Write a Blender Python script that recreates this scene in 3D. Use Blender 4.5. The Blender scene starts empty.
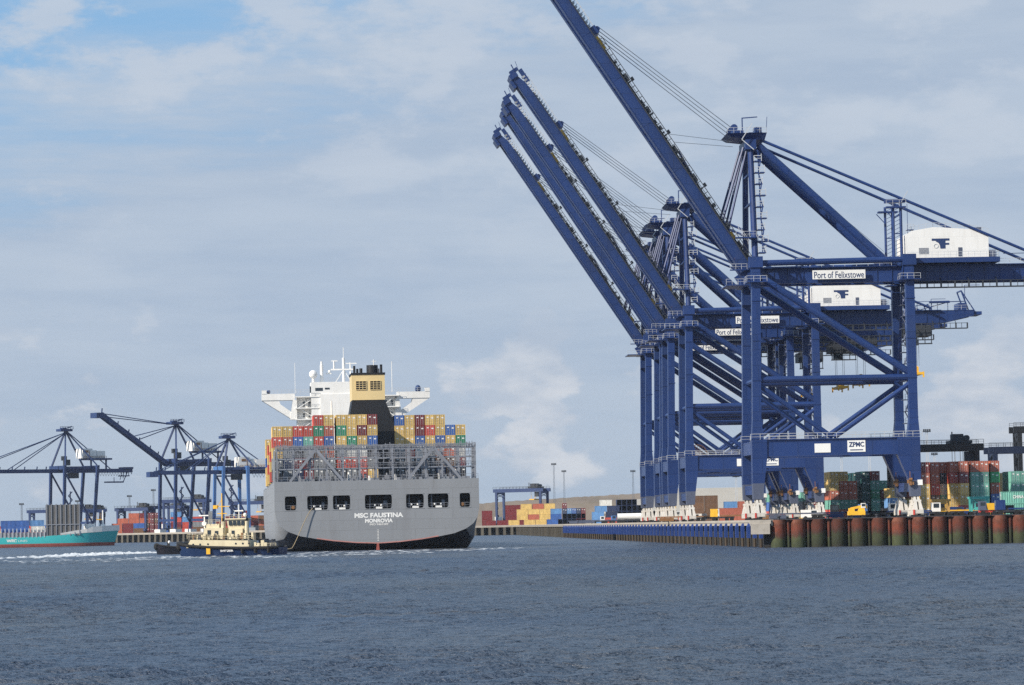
import bpy, math, random
import numpy as np
from mathutils import Vector, Matrix
R = math.radians
random.seed(7)
SC = bpy.context.scene
COL = SC.collection

# ------------------------------------------------------------------ camera, sky, sun, exposure
CAMH, DECK, F = 5.2, 5.1, 3300.0
cam_d = bpy.data.cameras.new('camera')
cam = bpy.data.objects.new('camera', cam_d); COL.objects.link(cam)
cam_d.sensor_width = 36.0; cam_d.lens = F / 1024 * 36; cam_d.clip_start = 0.5; cam_d.clip_end = 20000
ROT = (Matrix.Rotation(R(90 + 3.168), 3, 'X') @ Matrix.Rotation(R(-1.2), 3, 'Z'))
cam.matrix_world = Matrix.Translation((0, 0, CAMH)) @ ROT.to_4x4()
SC.camera = cam

SUN_TO = Vector((-0.83, -0.56, 0)).normalized()
SUN_EL = 33.0
sun_d = bpy.data.lights.new('sun', 'SUN'); sun = bpy.data.objects.new('sun', sun_d); COL.objects.link(sun)
sun_d.energy = 5.0; sun_d.angle = R(0.5); sun_d.color = (1.0, 0.91, 0.78)
tosun = Vector((SUN_TO.x * math.cos(R(SUN_EL)), SUN_TO.y * math.cos(R(SUN_EL)), math.sin(R(SUN_EL))))
sun.rotation_euler = tosun.to_track_quat('Z', 'Y').to_euler()

SC.view_settings.view_transform = 'Standard'; SC.view_settings.look = 'None'
SC.view_settings.gamma = 1.0; SC.view_settings.use_curve_mapping = False
SC.view_settings.exposure = 0.32
try:
    SC.cycles.use_denoising = False
    SC.cycles.max_bounces = 6
    SC.cycles.volume_bounces = 0
    SC.cycles.sample_clamp_direct = 4.0; SC.cycles.sample_clamp_indirect = 3.0
except Exception:
    pass

def at(px, py, Y):
    """world point seen at pixel px,py at depth Y (used only to survey real positions)"""
    d = ROT @ Vector(((px - 512) / F, -(py - 342.5) / F, -1.0))
    t = Y / d.y
    return Vector((d.x * t, Y, CAMH + d.z * t))
def gx(px, Y):
    """x of something standing on the quay level at depth Y"""
    return at(px, 525 - (px - 512) * 0.0209, Y).x

def build_world():
    w = bpy.data.worlds.new('World'); SC.world = w; w.use_nodes = True
    nt = w.node_tree; N = nt.nodes; L = nt.links; N.clear()
    out = N.new('ShaderNodeOutputWorld'); bg = N.new('ShaderNodeBackground')
    L.new(bg.outputs[0], out.inputs[0]); bg.inputs[1].default_value = 0.10
    sky = N.new('ShaderNodeTexSky'); sky.sky_type = 'NISHITA'; sky.sun_disc = False
    sky.sun_elevation = R(SUN_EL); sky.sun_rotation = math.atan2(SUN_TO.x, SUN_TO.y) % (2 * math.pi)
    sky.air_density = 1.0; sky.dust_density = 0.6; sky.ozone_density = 1.6
    tc = N.new('ShaderNodeTexCoord')
    sep = N.new('ShaderNodeSeparateXYZ'); L.new(tc.outputs['Generated'], sep.inputs[0])
    def mathn(op, a, b=None, c=None):
        m = N.new('ShaderNodeMath'); m.operation = op
        for i, v in enumerate((a, b, c)):
            if v is None: continue
            if isinstance(v, (int, float)): m.inputs[i].default_value = v
            else: L.new(v, m.inputs[i])
        return m.outputs[0]
    def noise(scl, sx, sz, detail=6, rough=.6, off=0):
        mp = N.new('ShaderNodeMapping'); L.new(tc.outputs['Generated'], mp.inputs[0])
        mp.inputs['Scale'].default_value = (sx, sx, sz); mp.inputs['Location'].default_value = (off, off * .7, off * .3)
        n = N.new('ShaderNodeTexNoise'); L.new(mp.outputs[0], n.inputs['Vector'])
        n.inputs['Scale'].default_value = scl; n.inputs['Detail'].default_value = detail; n.inputs['Roughness'].default_value = rough
        return n.outputs[0]
    def ramp(v, p0, p1):
        m = N.new('ShaderNodeMapRange'); m.interpolation_type = 'SMOOTHSTEP'
        L.new(v, m.inputs[0]); m.inputs[1].default_value = p0; m.inputs[2].default_value = p1
        return m.outputs[0]
    def mix(f, a, b):
        m = N.new('ShaderNodeMix'); m.data_type = 'RGBA'
        L.new(f, m.inputs[0])
        for s, v in ((6, a), (7, b)):
            if isinstance(v, tuple): m.inputs[s].default_value = (*v, 1)
            else: L.new(v, m.inputs[s])
        return m.outputs[2]
    x, y, z = sep.outputs
    # high veil of stratus, thin towards the upper left
    streak = noise(9, 1.0, 7.0, 7, .6)
    puff = noise(22, 1.0, 2.2, 8, .62, 3.1)
    veil = ramp(streak, 0.30, 0.66)
    # clear patch: high and to the left
    clr = mathn('ADD', mathn('MULTIPLY', z, 9.0), mathn('MULTIPLY', x, -2.6))
    clr = mathn('ADD', clr, mathn('MULTIPLY', mathn('SUBTRACT', streak, .5), -1.3))
    clear = ramp(clr, 1.18, 1.82)
    pf = ramp(puff, 0.48, 0.62)
    clear = mathn('MULTIPLY', clear, mathn('SUBTRACT', 1.0, mathn('MULTIPLY', pf, .8)))
    cover = mathn('SUBTRACT', 0.97, mathn('MULTIPLY', clear, 0.85))
    stratus = mix(veil, (3.25, 4.00, 5.10), (3.85, 4.52, 5.45))
    # darker grey-blue air low down
    low = ramp(z, 0.075, 0.0)
    stratus = mix(mathn('MULTIPLY', low, .45), stratus, (3.45, 4.10, 4.90))
    # cumulus heaps near the horizon
    cum = noise(30, 1.0, 1.9, 9, .56, 7.7)
    cumz = mathn('MULTIPLY', ramp(z, 0.0, 0.018), ramp(z, 0.078, 0.040))
    side = ramp(mathn('ABSOLUTE', mathn('SUBTRACT', x, 0.008)), 0.024, 0.0)
    side2 = ramp(x, 0.10, 0.16)
    side3 = ramp(mathn('ABSOLUTE', mathn('ADD', x, 0.075)), 0.05, 0.0)
    sd = mathn('ADD', mathn('ADD', mathn('MULTIPLY', side, .9), side2), mathn('MULTIPLY', side3, .35))
    cm = mathn('ADD', cum, mathn('MULTIPLY', mathn('MULTIPLY', sd, cumz), .17))
    cmask = mathn('MULTIPLY', ramp(cm, 0.575, 0.665), cumz)
    shade = ramp(noise(38, 1.0, 2.4, 7, .6, 5.2), .35, .68)
    cumcol = mix(shade, (4.1, 4.5, 5.2), (7.0, 6.8, 6.7))
    clearcol = N.new('ShaderNodeMix'); clearcol.data_type = 'RGBA'; clearcol.inputs[0].default_value = .75; L.new(sky.outputs[0], clearcol.inputs[6]); clearcol.inputs[7].default_value = (1.6, 3.6, 6.2, 1)
    c1 = mix(cover, clearcol.outputs[2], stratus)
    pfc = mathn('MULTIPLY', mathn('MULTIPLY', pf, ramp(z, 0.05, .13)), .35)
    c1 = mix(pfc, c1, (5.1, 5.5, 6.1))
    c2 = mix(mathn('MULTIPLY', cmask, .45), c1, cumcol)
    L.new(c2, bg.inputs[0])
build_world()

# ------------------------------------------------------------------ materials
MAT = {}
def mat(name, col, rough=.5, var=.12, scale=.6, metal=0.0, dirt=None, dirt_amt=.3, stretch=(1, 1, .25), spec=.4, bump=0, seam=None, rust=None):
    if name in MAT: return MAT[name]
    m = bpy.data.materials.new(name); m.use_nodes = True
    nt = m.node_tree; N = nt.nodes; L = nt.links
    b = N['Principled BSDF']; b.inputs['Roughness'].default_value = rough
    b.inputs['Metallic'].default_value = metal; b.inputs['Specular IOR Level'].default_value = spec
    tc = N.new('ShaderNodeTexCoord'); mp = N.new('ShaderNodeMapping')
    L.new(tc.outputs['Object'], mp.inputs[0]); mp.inputs['Scale'].default_value = stretch
    n = N.new('ShaderNodeTexNoise'); n.inputs['Scale'].default_value = scale; n.inputs['Detail'].default_value = 6
    n.inputs['Roughness'].default_value = .65
    L.new(mp.outputs[0], n.inputs['Vector'])
    mr = N.new('ShaderNodeMapRange'); mr.inputs[1].default_value = .3; mr.inputs[2].default_value = .7
    mr.inputs[3].default_value = 1 - var; mr.inputs[4].default_value = 1 + var
    L.new(n.outputs[0], mr.inputs[0])
    # every object a slightly different batch of paint
    oi = N.new('ShaderNodeObjectInfo'); mo = N.new('ShaderNodeMapRange')
    L.new(oi.outputs['Random'], mo.inputs[0]); mo.inputs[3].default_value = 1 - var * .7; mo.inputs[4].default_value = 1 + var * .7
    mm = N.new('ShaderNodeMath'); mm.operation = 'MULTIPLY'; L.new(mr.outputs[0], mm.inputs[0]); L.new(mo.outputs[0], mm.inputs[1])
    vm = N.new('ShaderNodeVectorMath'); vm.operation = 'SCALE'
    vm.inputs[0].default_value = col; L.new(mm.outputs[0], vm.inputs['Scale'])
    src = vm.outputs[0]
    if dirt:
        n2 = N.new('ShaderNodeTexNoise'); n2.inputs['Scale'].default_value = scale * 2.3; n2.inputs['Detail'].default_value = 8
        n2.inputs['Roughness'].default_value = .7
        L.new(mp.outputs[0], n2.inputs['Vector'])
        r2 = N.new('ShaderNodeMapRange'); r2.inputs[1].default_value = .5; r2.inputs[2].default_value = .75
        r2.inputs[4].default_value = dirt_amt; L.new(n2.outputs[0], r2.inputs[0])
        mx = N.new('ShaderNodeMix'); mx.data_type = 'RGBA'; L.new(r2.outputs[0], mx.inputs[0])
        L.new(src, mx.inputs[6]); mx.inputs[7].default_value = (*dirt, 1); src = mx.outputs[2]
    if seam:
        sx = N.new('ShaderNodeSeparateXYZ'); L.new(tc.outputs['Object'], sx.inputs[0]); ad = N.new('ShaderNodeMath'); L.new(sx.outputs[0], ad.inputs[0]); L.new(sx.outputs[1], ad.inputs[1])
        cx = N.new('ShaderNodeCombineXYZ'); L.new(ad.outputs[0], cx.inputs[0]); L.new(sx.outputs[2], cx.inputs[1])
        bt = N.new('ShaderNodeTexBrick'); L.new(cx.outputs[0], bt.inputs['Vector']); bt.inputs['Scale'].default_value = 1.0
        bt.inputs['Brick Width'].default_value = seam[0]; bt.inputs['Row Height'].default_value = seam[1]; bt.inputs['Mortar Size'].default_value = seam[2]; bt.inputs['Mortar Smooth'].default_value = .5
        bt.inputs['Color1'].default_value = (1, 1, 1, 1); bt.inputs['Color2'].default_value = (seam[4],) * 3 + (1,); bt.inputs['Mortar'].default_value = (seam[3],) * 3 + (1,)
        mu = N.new('ShaderNodeMix'); mu.data_type = 'RGBA'; mu.blend_type = 'MULTIPLY'; mu.inputs[0].default_value = 1; L.new(src, mu.inputs[6]); L.new(bt.outputs[0], mu.inputs[7]); src = mu.outputs[2]
    if rust:
        m3 = N.new('ShaderNodeMapping'); L.new(tc.outputs['Object'], m3.inputs[0]); m3.inputs['Scale'].default_value = (1, 1, rust[3])
        n3 = N.new('ShaderNodeTexNoise'); n3.inputs['Scale'].default_value = rust[0]; n3.inputs['Detail'].default_value = 9; n3.inputs['Roughness'].default_value = .75; L.new(m3.outputs[0], n3.inputs['Vector'])
        r3 = N.new('ShaderNodeMapRange'); r3.inputs[1].default_value = rust[1]; r3.inputs[2].default_value = rust[1] + .1; r3.inputs[4].default_value = rust[2]; L.new(n3.outputs[0], r3.inputs[0])
        x3 = N.new('ShaderNodeMix'); x3.data_type = 'RGBA'; L.new(r3.outputs[0], x3.inputs[0]); L.new(src, x3.inputs[6]); x3.inputs[7].default_value = (.13, .06, .035, 1); src = x3.outputs[2]
    L.new(src, b.inputs['Base Color'])
    if bump:
        bp = N.new('ShaderNodeBump'); bp.inputs['Distance'].default_value = bump; L.new(n.outputs[0], bp.inputs['Height'])
        L.new(bp.outputs[0], b.inputs['Normal'])
    MAT[name] = m
    return m
blue = mat('crane_blue', (.015, .040, .150), .38, .13, .16, dirt=(.04, .055, .11), dirt_amt=.35, seam=(5.0, 3.1, .07, .62, .88), rust=(.9, .64, .55, .35))
blue_grey = mat('crane_base_grey', (.075, .09, .14), .6, .12, .5)
far_blue = mat('old_crane_blue', (.020, .042, .125), .5, .12, .2)
light_blue = mat('light_crane_blue', (.065, .16, .38), .5, .1, .2)
white = mat('white_paint', (.80, .79, .76), .45, .05, .3, dirt=(.50, .45, .38), dirt_amt=.25, seam=(2.4, 2.8, .035, .84, .97), rust=(1.2, .68, .4, .15))
bwhite = mat('bogie_white', (.52, .50, .46), .5, .1, 1.5, dirt=(.40, .25, .18), dirt_amt=.5)
sign_white = mat('sign_white', (.80, .80, .78), .5, .03)
logo_blue = mat('sign_blue', (.02, .04, .12), .5, .03)
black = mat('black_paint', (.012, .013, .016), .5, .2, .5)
dark = mat('dark_steel', (.03, .035, .045), .6, .2)
railm = mat('rail_grey', (.45, .47, .50), .5, .1)
ropem = mat('rope_steel', (.10, .12, .15), .6, .05)
yellow = mat('machine_yellow', (.75, .42, .03), .5, .12, .9, dirt=(.2, .12, .05))
orange = mat('orange_paint', (.22, .11, .045), .5, .2, 1.2)
brownr = mat('brown_rust', (.14, .07, .035), .7)
redp = mat('red_paint', (.50, .05, .035), .5, .15, .8)
glass = mat('dark_glass', (.02, .03, .04), .12, .05, spec=.8)
ship_grey = mat('ship_grey', (.25, .263, .282), .5, .05, .10, dirt=(.175, .17, .175), dirt_amt=.45, stretch=(1, 1, .12), seam=(9.0, 2.4, .06, .80, .96), rust=(.8, .66, .45, .10))
frame_grey = mat('lashing_grey', (.215, .23, .265), .55, .12, .4)
hull_black = mat('hull_black', (.012, .014, .022), .4, .25, .2, dirt=(.07, .04, .035), dirt_amt=.4, stretch=(1, 1, .3))
boot_red = mat('antifouling_red', (.28, .07, .055), .6, .2, .5)
cream = mat('funnel_cream', (.66, .52, .27), .5, .04, .2)
tug_cream = mat('tug_cream', (.66, .58, .40), .5, .08, .5, dirt=(.35, .25, .15), dirt_amt=.4, rust=(1.5, .64, .5, .2))
tug_navy = mat('tug_navy', (.012, .03, .09), .45, .15, .4)
rubber = mat('black_rubber', (.012, .012, .013), .85, .2, 2)
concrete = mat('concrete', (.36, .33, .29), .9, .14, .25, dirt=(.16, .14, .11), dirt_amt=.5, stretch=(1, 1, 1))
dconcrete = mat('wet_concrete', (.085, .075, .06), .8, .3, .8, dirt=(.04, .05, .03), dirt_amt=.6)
teal_hull = mat('teal_hull', (.045, .44, .45), .45, .05, .1)
fender_blue = mat('fender_blue', (.018, .05, .21), .5, .15, .7)
timber = mat('weathered_pile', (.06, .042, .03), .85, .35, 1.2, dirt=(.03, .04, .02), dirt_amt=.6)
deck_shade = mat('under_deck_shade', (.022, .021, .02), .95, .3)  # near-black colour stands in for the shade below the quay decks
hillm = mat('embankment_earth', (.20, .155, .115), .95, .18, .02, dirt=(.12, .11, .06), dirt_amt=.7, stretch=(1, 1, 1))
asphalt = mat('yard_asphalt', (.075, .072, .07), .9, .2, .05, dirt=(.15, .14, .12), stretch=(1, 1, 1))
shed = mat('shed_sheeting', (.40, .385, .355), .6, .04, .08)
CC = {
 'yellow': (.64, .44, .15), 'red': (0.483, 0.075, 0.052), 'dark red': (.17, .025, .028), 'orange red': (.44, .125, .075),
 'blue': (.045, .12, .36), 'navy': (.018, .032, .085), 'light blue': (.11, .25, .48), 'green': (0.034, 0.23, 0.127), 'bright green': (.03, .34, .12),
 'teal': (0.149, 0.38, 0.31), 'dark teal': (.02, .105, .105), 'white': (.62, .61, .57), 'grey': (.22, .23, .24),
 'brown': (.16, .085, .045), 'dark': (.03, .03, .035)}
def cmat(c):
    return mat('container_' + c.replace(' ', '_'), CC[c], .5, .24, .8, dirt=(.12, .08, .05), dirt_amt=.45, stretch=(1, 1, .35), rust=(1.8, .62, .6, .4))

# rust above, algae below: the pile's own colour bands
def pile_mat():
    m = bpy.data.materials.new('rusty_pile'); m.use_nodes = True; N = m.node_tree.nodes; L = m.node_tree.links
    b = N['Principled BSDF']; b.inputs['Roughness'].default_value = .85
    g = N.new('ShaderNodeNewGeometry'); s = N.new('ShaderNodeSeparateXYZ'); L.new(g.outputs['Position'], s.inputs[0])
    mp = N.new('ShaderNodeMapping'); mp.inputs['Scale'].default_value = (1, 1, .35); L.new(g.outputs['Position'], mp.inputs[0])
    n = N.new('ShaderNodeTexNoise'); n.inputs['Scale'].default_value = 1.3; n.inputs['Detail'].default_value = 8; L.new(mp.outputs[0], n.inputs['Vector'])
    a = N.new('ShaderNodeMath'); a.operation = 'MULTIPLY_ADD'; L.new(n.outputs[0], a.inputs[0]); a.inputs[1].default_value = 1.8; L.new(s.outputs[2], a.inputs[2])
    r = N.new('ShaderNodeValToRGB'); mr = N.new('ShaderNodeMapRange'); mr.inputs[1].default_value = 0; mr.inputs[2].default_value = 6.6
    L.new(a.outputs[0], mr.inputs[0]); L.new(mr.outputs[0], r.inputs[0])
    e = r.color_ramp.elements
    e[0].position = 0.12; e[0].color = (.035, .03, .02, 1); e[1].position = .97; e[1].color = (.17, .06, .035, 1)
    for p, c in ((.25, (.035, .045, .02)), (.50, (.05, .06, .024)), (.60, (.075, .03, .02)), (.75, (.15, .033, .016)), (.9, (.12, .034, .018))):
        q = e.new(p); q.color = (*c, 1)
    n2 = N.new('ShaderNodeTexNoise'); n2.inputs['Scale'].default_value = 2.5; n2.inputs['Detail'].default_value = 6; L.new(mp.outputs[0], n2.inputs['Vector'])
    m2 = N.new('ShaderNodeMapRange'); m2.inputs[3].default_value = .35; m2.inputs[4].default_value = 1.45; L.new(n2.outputs[0], m2.inputs[0])
    oi = N.new('ShaderNodeObjectInfo'); o2 = N.new('ShaderNodeMapRange'); o2.inputs[3].default_value = .5; o2.inputs[4].default_value = 1.15; L.new(oi.outputs['Random'], o2.inputs[0])
    pm = N.new('ShaderNodeMath'); pm.operation = 'MULTIPLY'; L.new(m2.outputs[0], pm.inputs[0]); L.new(o2.outputs[0], pm.inputs[1]); m2 = pm
    oz = N.new('ShaderNodeMath'); oz.operation = 'MULTIPLY_ADD'; L.new(oi.outputs['Random'], oz.inputs[0]); oz.inputs[1].default_value = .9; L.new(a.outputs[0], oz.inputs[2]); L.new(oz.outputs[0], mr.inputs[0])
    v = N.new('ShaderNodeVectorMath'); v.operation = 'SCALE'; L.new(r.outputs[0], v.inputs[0]); L.new(m2.outputs[0], v.inputs['Scale'])
    L.new(v.outputs[0], b.inputs['Base Color'])
    return m
rust_pile = pile_mat()

def water_mat():
    m = bpy.data.materials.new('estuary_water'); m.use_nodes = True; N = m.node_tree.nodes; L = m.node_tree.links
    b = N['Principled BSDF']
    g = N.new('ShaderNodeNewGeometry')
    def nz(scale, stretch, detail=4):
        mp = N.new('ShaderNodeMapping'); mp.inputs['Scale'].default_value = stretch; L.new(g.outputs['Position'], mp.inputs[0])
        n = N.new('ShaderNodeTexNoise'); n.inputs['Scale'].default_value = scale; n.inputs['Detail'].default_value = detail
        n.inputs['Roughness'].default_value = .6; L.new(mp.outputs[0], n.inputs['Vector']); return n.outputs[0]
    big = nz(.02, (1, .3, 1), 3)
    r = N.new('ShaderNodeMix'); r.data_type = 'RGBA'; mr = N.new('ShaderNodeMapRange'); mr.inputs[1].default_value = .4; mr.inputs[2].default_value = .62
    L.new(big, mr.inputs[0]); L.new(mr.outputs[0], r.inputs[0])
    r.inputs[6].default_value = (.048, .068, .108, 1); r.inputs[7].default_value = (.072, .083, .100, 1)
    r2 = N.new('ShaderNodeMix'); r2.data_type = 'RGBA'; mr2 = N.new('ShaderNodeMapRange'); mr2.inputs[1].default_value = .56; mr2.inputs[2].default_value = .70; mr2.inputs[4].default_value = .45
    L.new(nz(.16, (.5, 1, 1), 5), mr2.inputs[0]); L.new(mr2.outputs[0], r2.inputs[0]); L.new(r.outputs[2], r2.inputs[6]); r2.inputs[7].default_value = (.11, .098, .085, 1)
    L.new(r2.outputs[2], b.inputs['Base Color'])
    b.inputs['Roughness'].default_value = .30; b.inputs['IOR'].default_value = 1.33
    prev = None
    for sc, dist, st in ((.7, .6, (.7, 1, 1)), (2.2, .45, (.6, 1, 1)), (6.0, .2, (.7, 1, 1))):
        bp = N.new('ShaderNodeBump'); bp.inputs['Strength'].default_value = 1.0; bp.inputs['Distance'].default_value = dist
        L.new(nz(sc, st, 3), bp.inputs['Height'])
        if prev: L.new(prev, bp.inputs['Normal'])
        prev = bp.outputs[0]
    L.new(prev, b.inputs['Normal'])
    return m
water_m = water_mat()
foam_m = mat('foam', (.50, .53, .56), .8, .1, .5)

# ------------------------------------------------------------------ mesh helpers
class MB:
    def __init__(s): s.v = []; s.f = []; s.mi = []; s.m = 0
    def add(s, vs, fs):
        o = len(s.v); s.v += [tuple(p) for p in vs]
        for f in fs: s.f.append([i + o for i in f]); s.mi.append(s.m)
        return s
    def box(s, x0, x1, y0, y1, z0, z1):
        return s.add([(x0, y0, z0), (x1, y0, z0), (x1, y1, z0), (x0, y1, z0), (x0, y0, z1), (x1, y0, z1), (x1, y1, z1), (x0, y1, z1)],
                     [(0, 3, 2, 1), (4, 5, 6, 7), (0, 1, 5, 4), (1, 2, 6, 5), (2, 3, 7, 6), (3, 0, 4, 7)])
    def taper(s, c0, sx0, sy0, c1, sx1, sy1):
        vs = []
        for (c, sx, sy) in ((c0, sx0, sy0), (c1, sx1, sy1)):
            for a, b in ((-1, -1), (1, -1), (1, 1), (-1, 1)): vs.append((c[0] + a * sx / 2, c[1] + b * sy / 2, c[2]))
        return s.add(vs, [(0, 3, 2, 1), (4, 5, 6, 7), (0, 1, 5, 4), (1, 2, 6, 5), (2, 3, 7, 6), (3, 0, 4, 7)])
    def bar(s, p0, p1, w, h=None):
        h = h or w; p0 = Vector(p0); p1 = Vector(p1); d = (p1 - p0).normalized()
        up = Vector((0, 0, 1)) if abs(d.z) < .98 else Vector((1, 0, 0))
        a = d.cross(up).normalized() * w / 2; b = a.cross(d).normalized() * h / 2
        vs = [p + q for p in (p0, p1) for q in (-a - b, a - b, a + b, -a + b)]
        return s.add(vs, [(0, 3, 2, 1), (4, 5, 6, 7), (0, 1, 5, 4), (1, 2, 6, 5), (2, 3, 7, 6), (3, 0, 4, 7)])
    def tube(s, p0, p1, r0, r1=None, n=10):
        r1 = r0 if r1 is None else r1; p0 = Vector(p0); p1 = Vector(p1); d = (p1 - p0).normalized()
        up = Vector((0, 0, 1)) if abs(d.z) < .98 else Vector((1, 0, 0))
        a = d.cross(up).normalized(); b = a.cross(d).normalized()
        vs = []
        for p, r in ((p0, r0), (p1, r1)):
            for i in range(n):
                t = 2 * math.pi * i / n; vs.append(p + (a * math.cos(t) + b * math.sin(t)) * r)
        fs = [(i, (i + 1) % n, n + (i + 1) % n, n + i) for i in range(n)] + [tuple(range(n))[::-1], tuple(range(n, 2 * n))]
        return s.add(vs, fs)
    def prism(s, poly, y0, y1):
        """xz polygon extruded along y"""
        n = len(poly); vs = [(x, y0, z) for x, z in poly] + [(x, y1, z) for x, z in poly]
        return s.add(vs, [tuple(range(n)), tuple(range(n, 2 * n))[::-1]] + [(i, n + i, n + (i + 1) % n, (i + 1) % n) for i in range(n)])
    def rail(s, p0, p1, h=1.1, step=2.0, w=.07):
        p0 = Vector(p0); p1 = Vector(p1); L = (p1 - p0).length; k = max(1, int(L / step)); up = Vector((0, 0, h))
        s.bar(p0 + up, p1 + up, w); s.bar(p0 + up / 2, p1 + up / 2, w * .7)
        for i in range(k + 1):
            q = p0.lerp(p1, i / k); s.bar(q, q + up, w)
        return s
    def ball(s, c, r, n=10, m=6, sz=1):
        vs = [(c[0], c[1], c[2] + r * sz)]
        for j in range(1, m):
            a = math.pi * j / m
            for i in range(n):
                t = 2 * math.pi * i / n; vs.append((c[0] + r * math.sin(a) * math.cos(t), c[1] + r * math.sin(a) * math.sin(t), c[2] + r * sz * math.cos(a)))
        vs.append((c[0], c[1], c[2] - r * sz)); fs = [(0, 1 + i, 1 + (i + 1) % n) for i in range(n)]
        for j in range(m - 2):
            for i in range(n):
                a = 1 + j * n + i; b = 1 + j * n + (i + 1) % n; fs.append((a, a + n, b + n, b))
        l = len(vs) - 1; o = 1 + (m - 2) * n; fs += [(l, o + (i + 1) % n, o + i) for i in range(n)]
        return s.add(vs, fs)
    def mesh(s, name, mats):
        me = bpy.data.meshes.new(name); me.from_pydata(s.v, [], s.f)
        for m in (mats if isinstance(mats, (list, tuple)) else [mats]): me.materials.append(m)
        if any(s.mi): me.polygons.foreach_set('material_index', s.mi)
        me.update(); return me
    def build(s, name, mats, parent=None):
        o = bpy.data.objects.new(name, s.mesh(name, mats)); COL.objects.link(o); o.parent = parent
        return o
def fixn(o):
    import bmesh
    bm = bmesh.new(); bm.from_mesh(o.data); bmesh.ops.recalc_face_normals(bm, faces=bm.faces); bm.to_mesh(o.data); bm.free(); return o
def smooth(o, ang=40):
    for p in o.data.polygons: p.use_smooth = True
    try: o.data.set_sharp_from_angle(angle=R(ang))
    except Exception: pass
    return o
def tag(o, label=None, cat=None, group=None, kind=None):
    if label: o['label'] = label
    if cat: o['category'] = cat
    if group: o['group'] = group
    if kind: o['kind'] = kind
    return o
def empty(name, loc, rz=0):
    o = bpy.data.objects.new(name, None); COL.objects.link(o); o.location = loc; o.rotation_euler = (0, 0, rz); o.empty_display_size = 1; return o
def copy_tree(o, parent=None):
    c = o.copy(); COL.objects.link(c); c.parent = parent
    for ch in list(o.children): copy_tree(ch, c)
    return c
TXT = {}
def text(name, body, width, height, m, parent, origin, xdir=(1, 0, 0), ydir=(0, 0, 1), bold=.012):
    """flat lettering, centred on origin, fitted to width x height"""
    cu = bpy.data.curves.new('lettering', 'FONT'); cu.body = body; cu.align_x = 'CENTER'; cu.align_y = 'CENTER'; cu.size = 1; cu.offset = bold
    t = bpy.data.objects.new('lettering', cu); COL.objects.link(t); bpy.context.view_layer.update()
    me = bpy.data.meshes.new_from_object(t.evaluated_get(bpy.context.evaluated_depsgraph_get()))
    bpy.data.objects.remove(t)
    co = np.empty(len(me.vertices) * 3); me.vertices.foreach_get('co', co); co = co.reshape(-1, 3)
    mn, mx = co.min(0), co.max(0)
    u = ((co[:, 0] - (mn[0] + mx[0]) / 2) / (mx[0] - mn[0])) * width; v = ((co[:, 1] - (mn[1] + mx[1]) / 2) / (mx[1] - mn[1])) * height
    P = np.array(origin)[None] + u[:, None] * np.array(xdir)[None] + v[:, None] * np.array(ydir)[None]
    me.vertices.foreach_set('co', P.ravel()); me.materials.clear(); me.materials.append(m); me.update()
    o = bpy.data.objects.new(name, me); COL.objects.link(o); o.parent = parent; return o
ONES = ['', 'first', 'second', 'third', 'fourth', 'fifth', 'sixth', 'seventh', 'eighth', 'ninth', 'tenth', 'eleventh', 'twelfth', 'thirteenth',
        'fourteenth', 'fifteenth', 'sixteenth', 'seventeenth', 'eighteenth', 'nineteenth']
TENS = {2: ('twenty', 'twentieth'), 3: ('thirty', 'thirtieth'), 4: ('forty', 'fortieth'), 5: ('fifty', 'fiftieth'), 6: ('sixty', 'sixtieth'), 7: ('seventy', 'seventieth'), 8: ('eighty', 'eightieth')}
def nth(n):
    if n < 20: return ONES[n]
    a, b = TENS[n // 10]; return b if n % 10 == 0 else a + '-' + ONES[n % 10]

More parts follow.
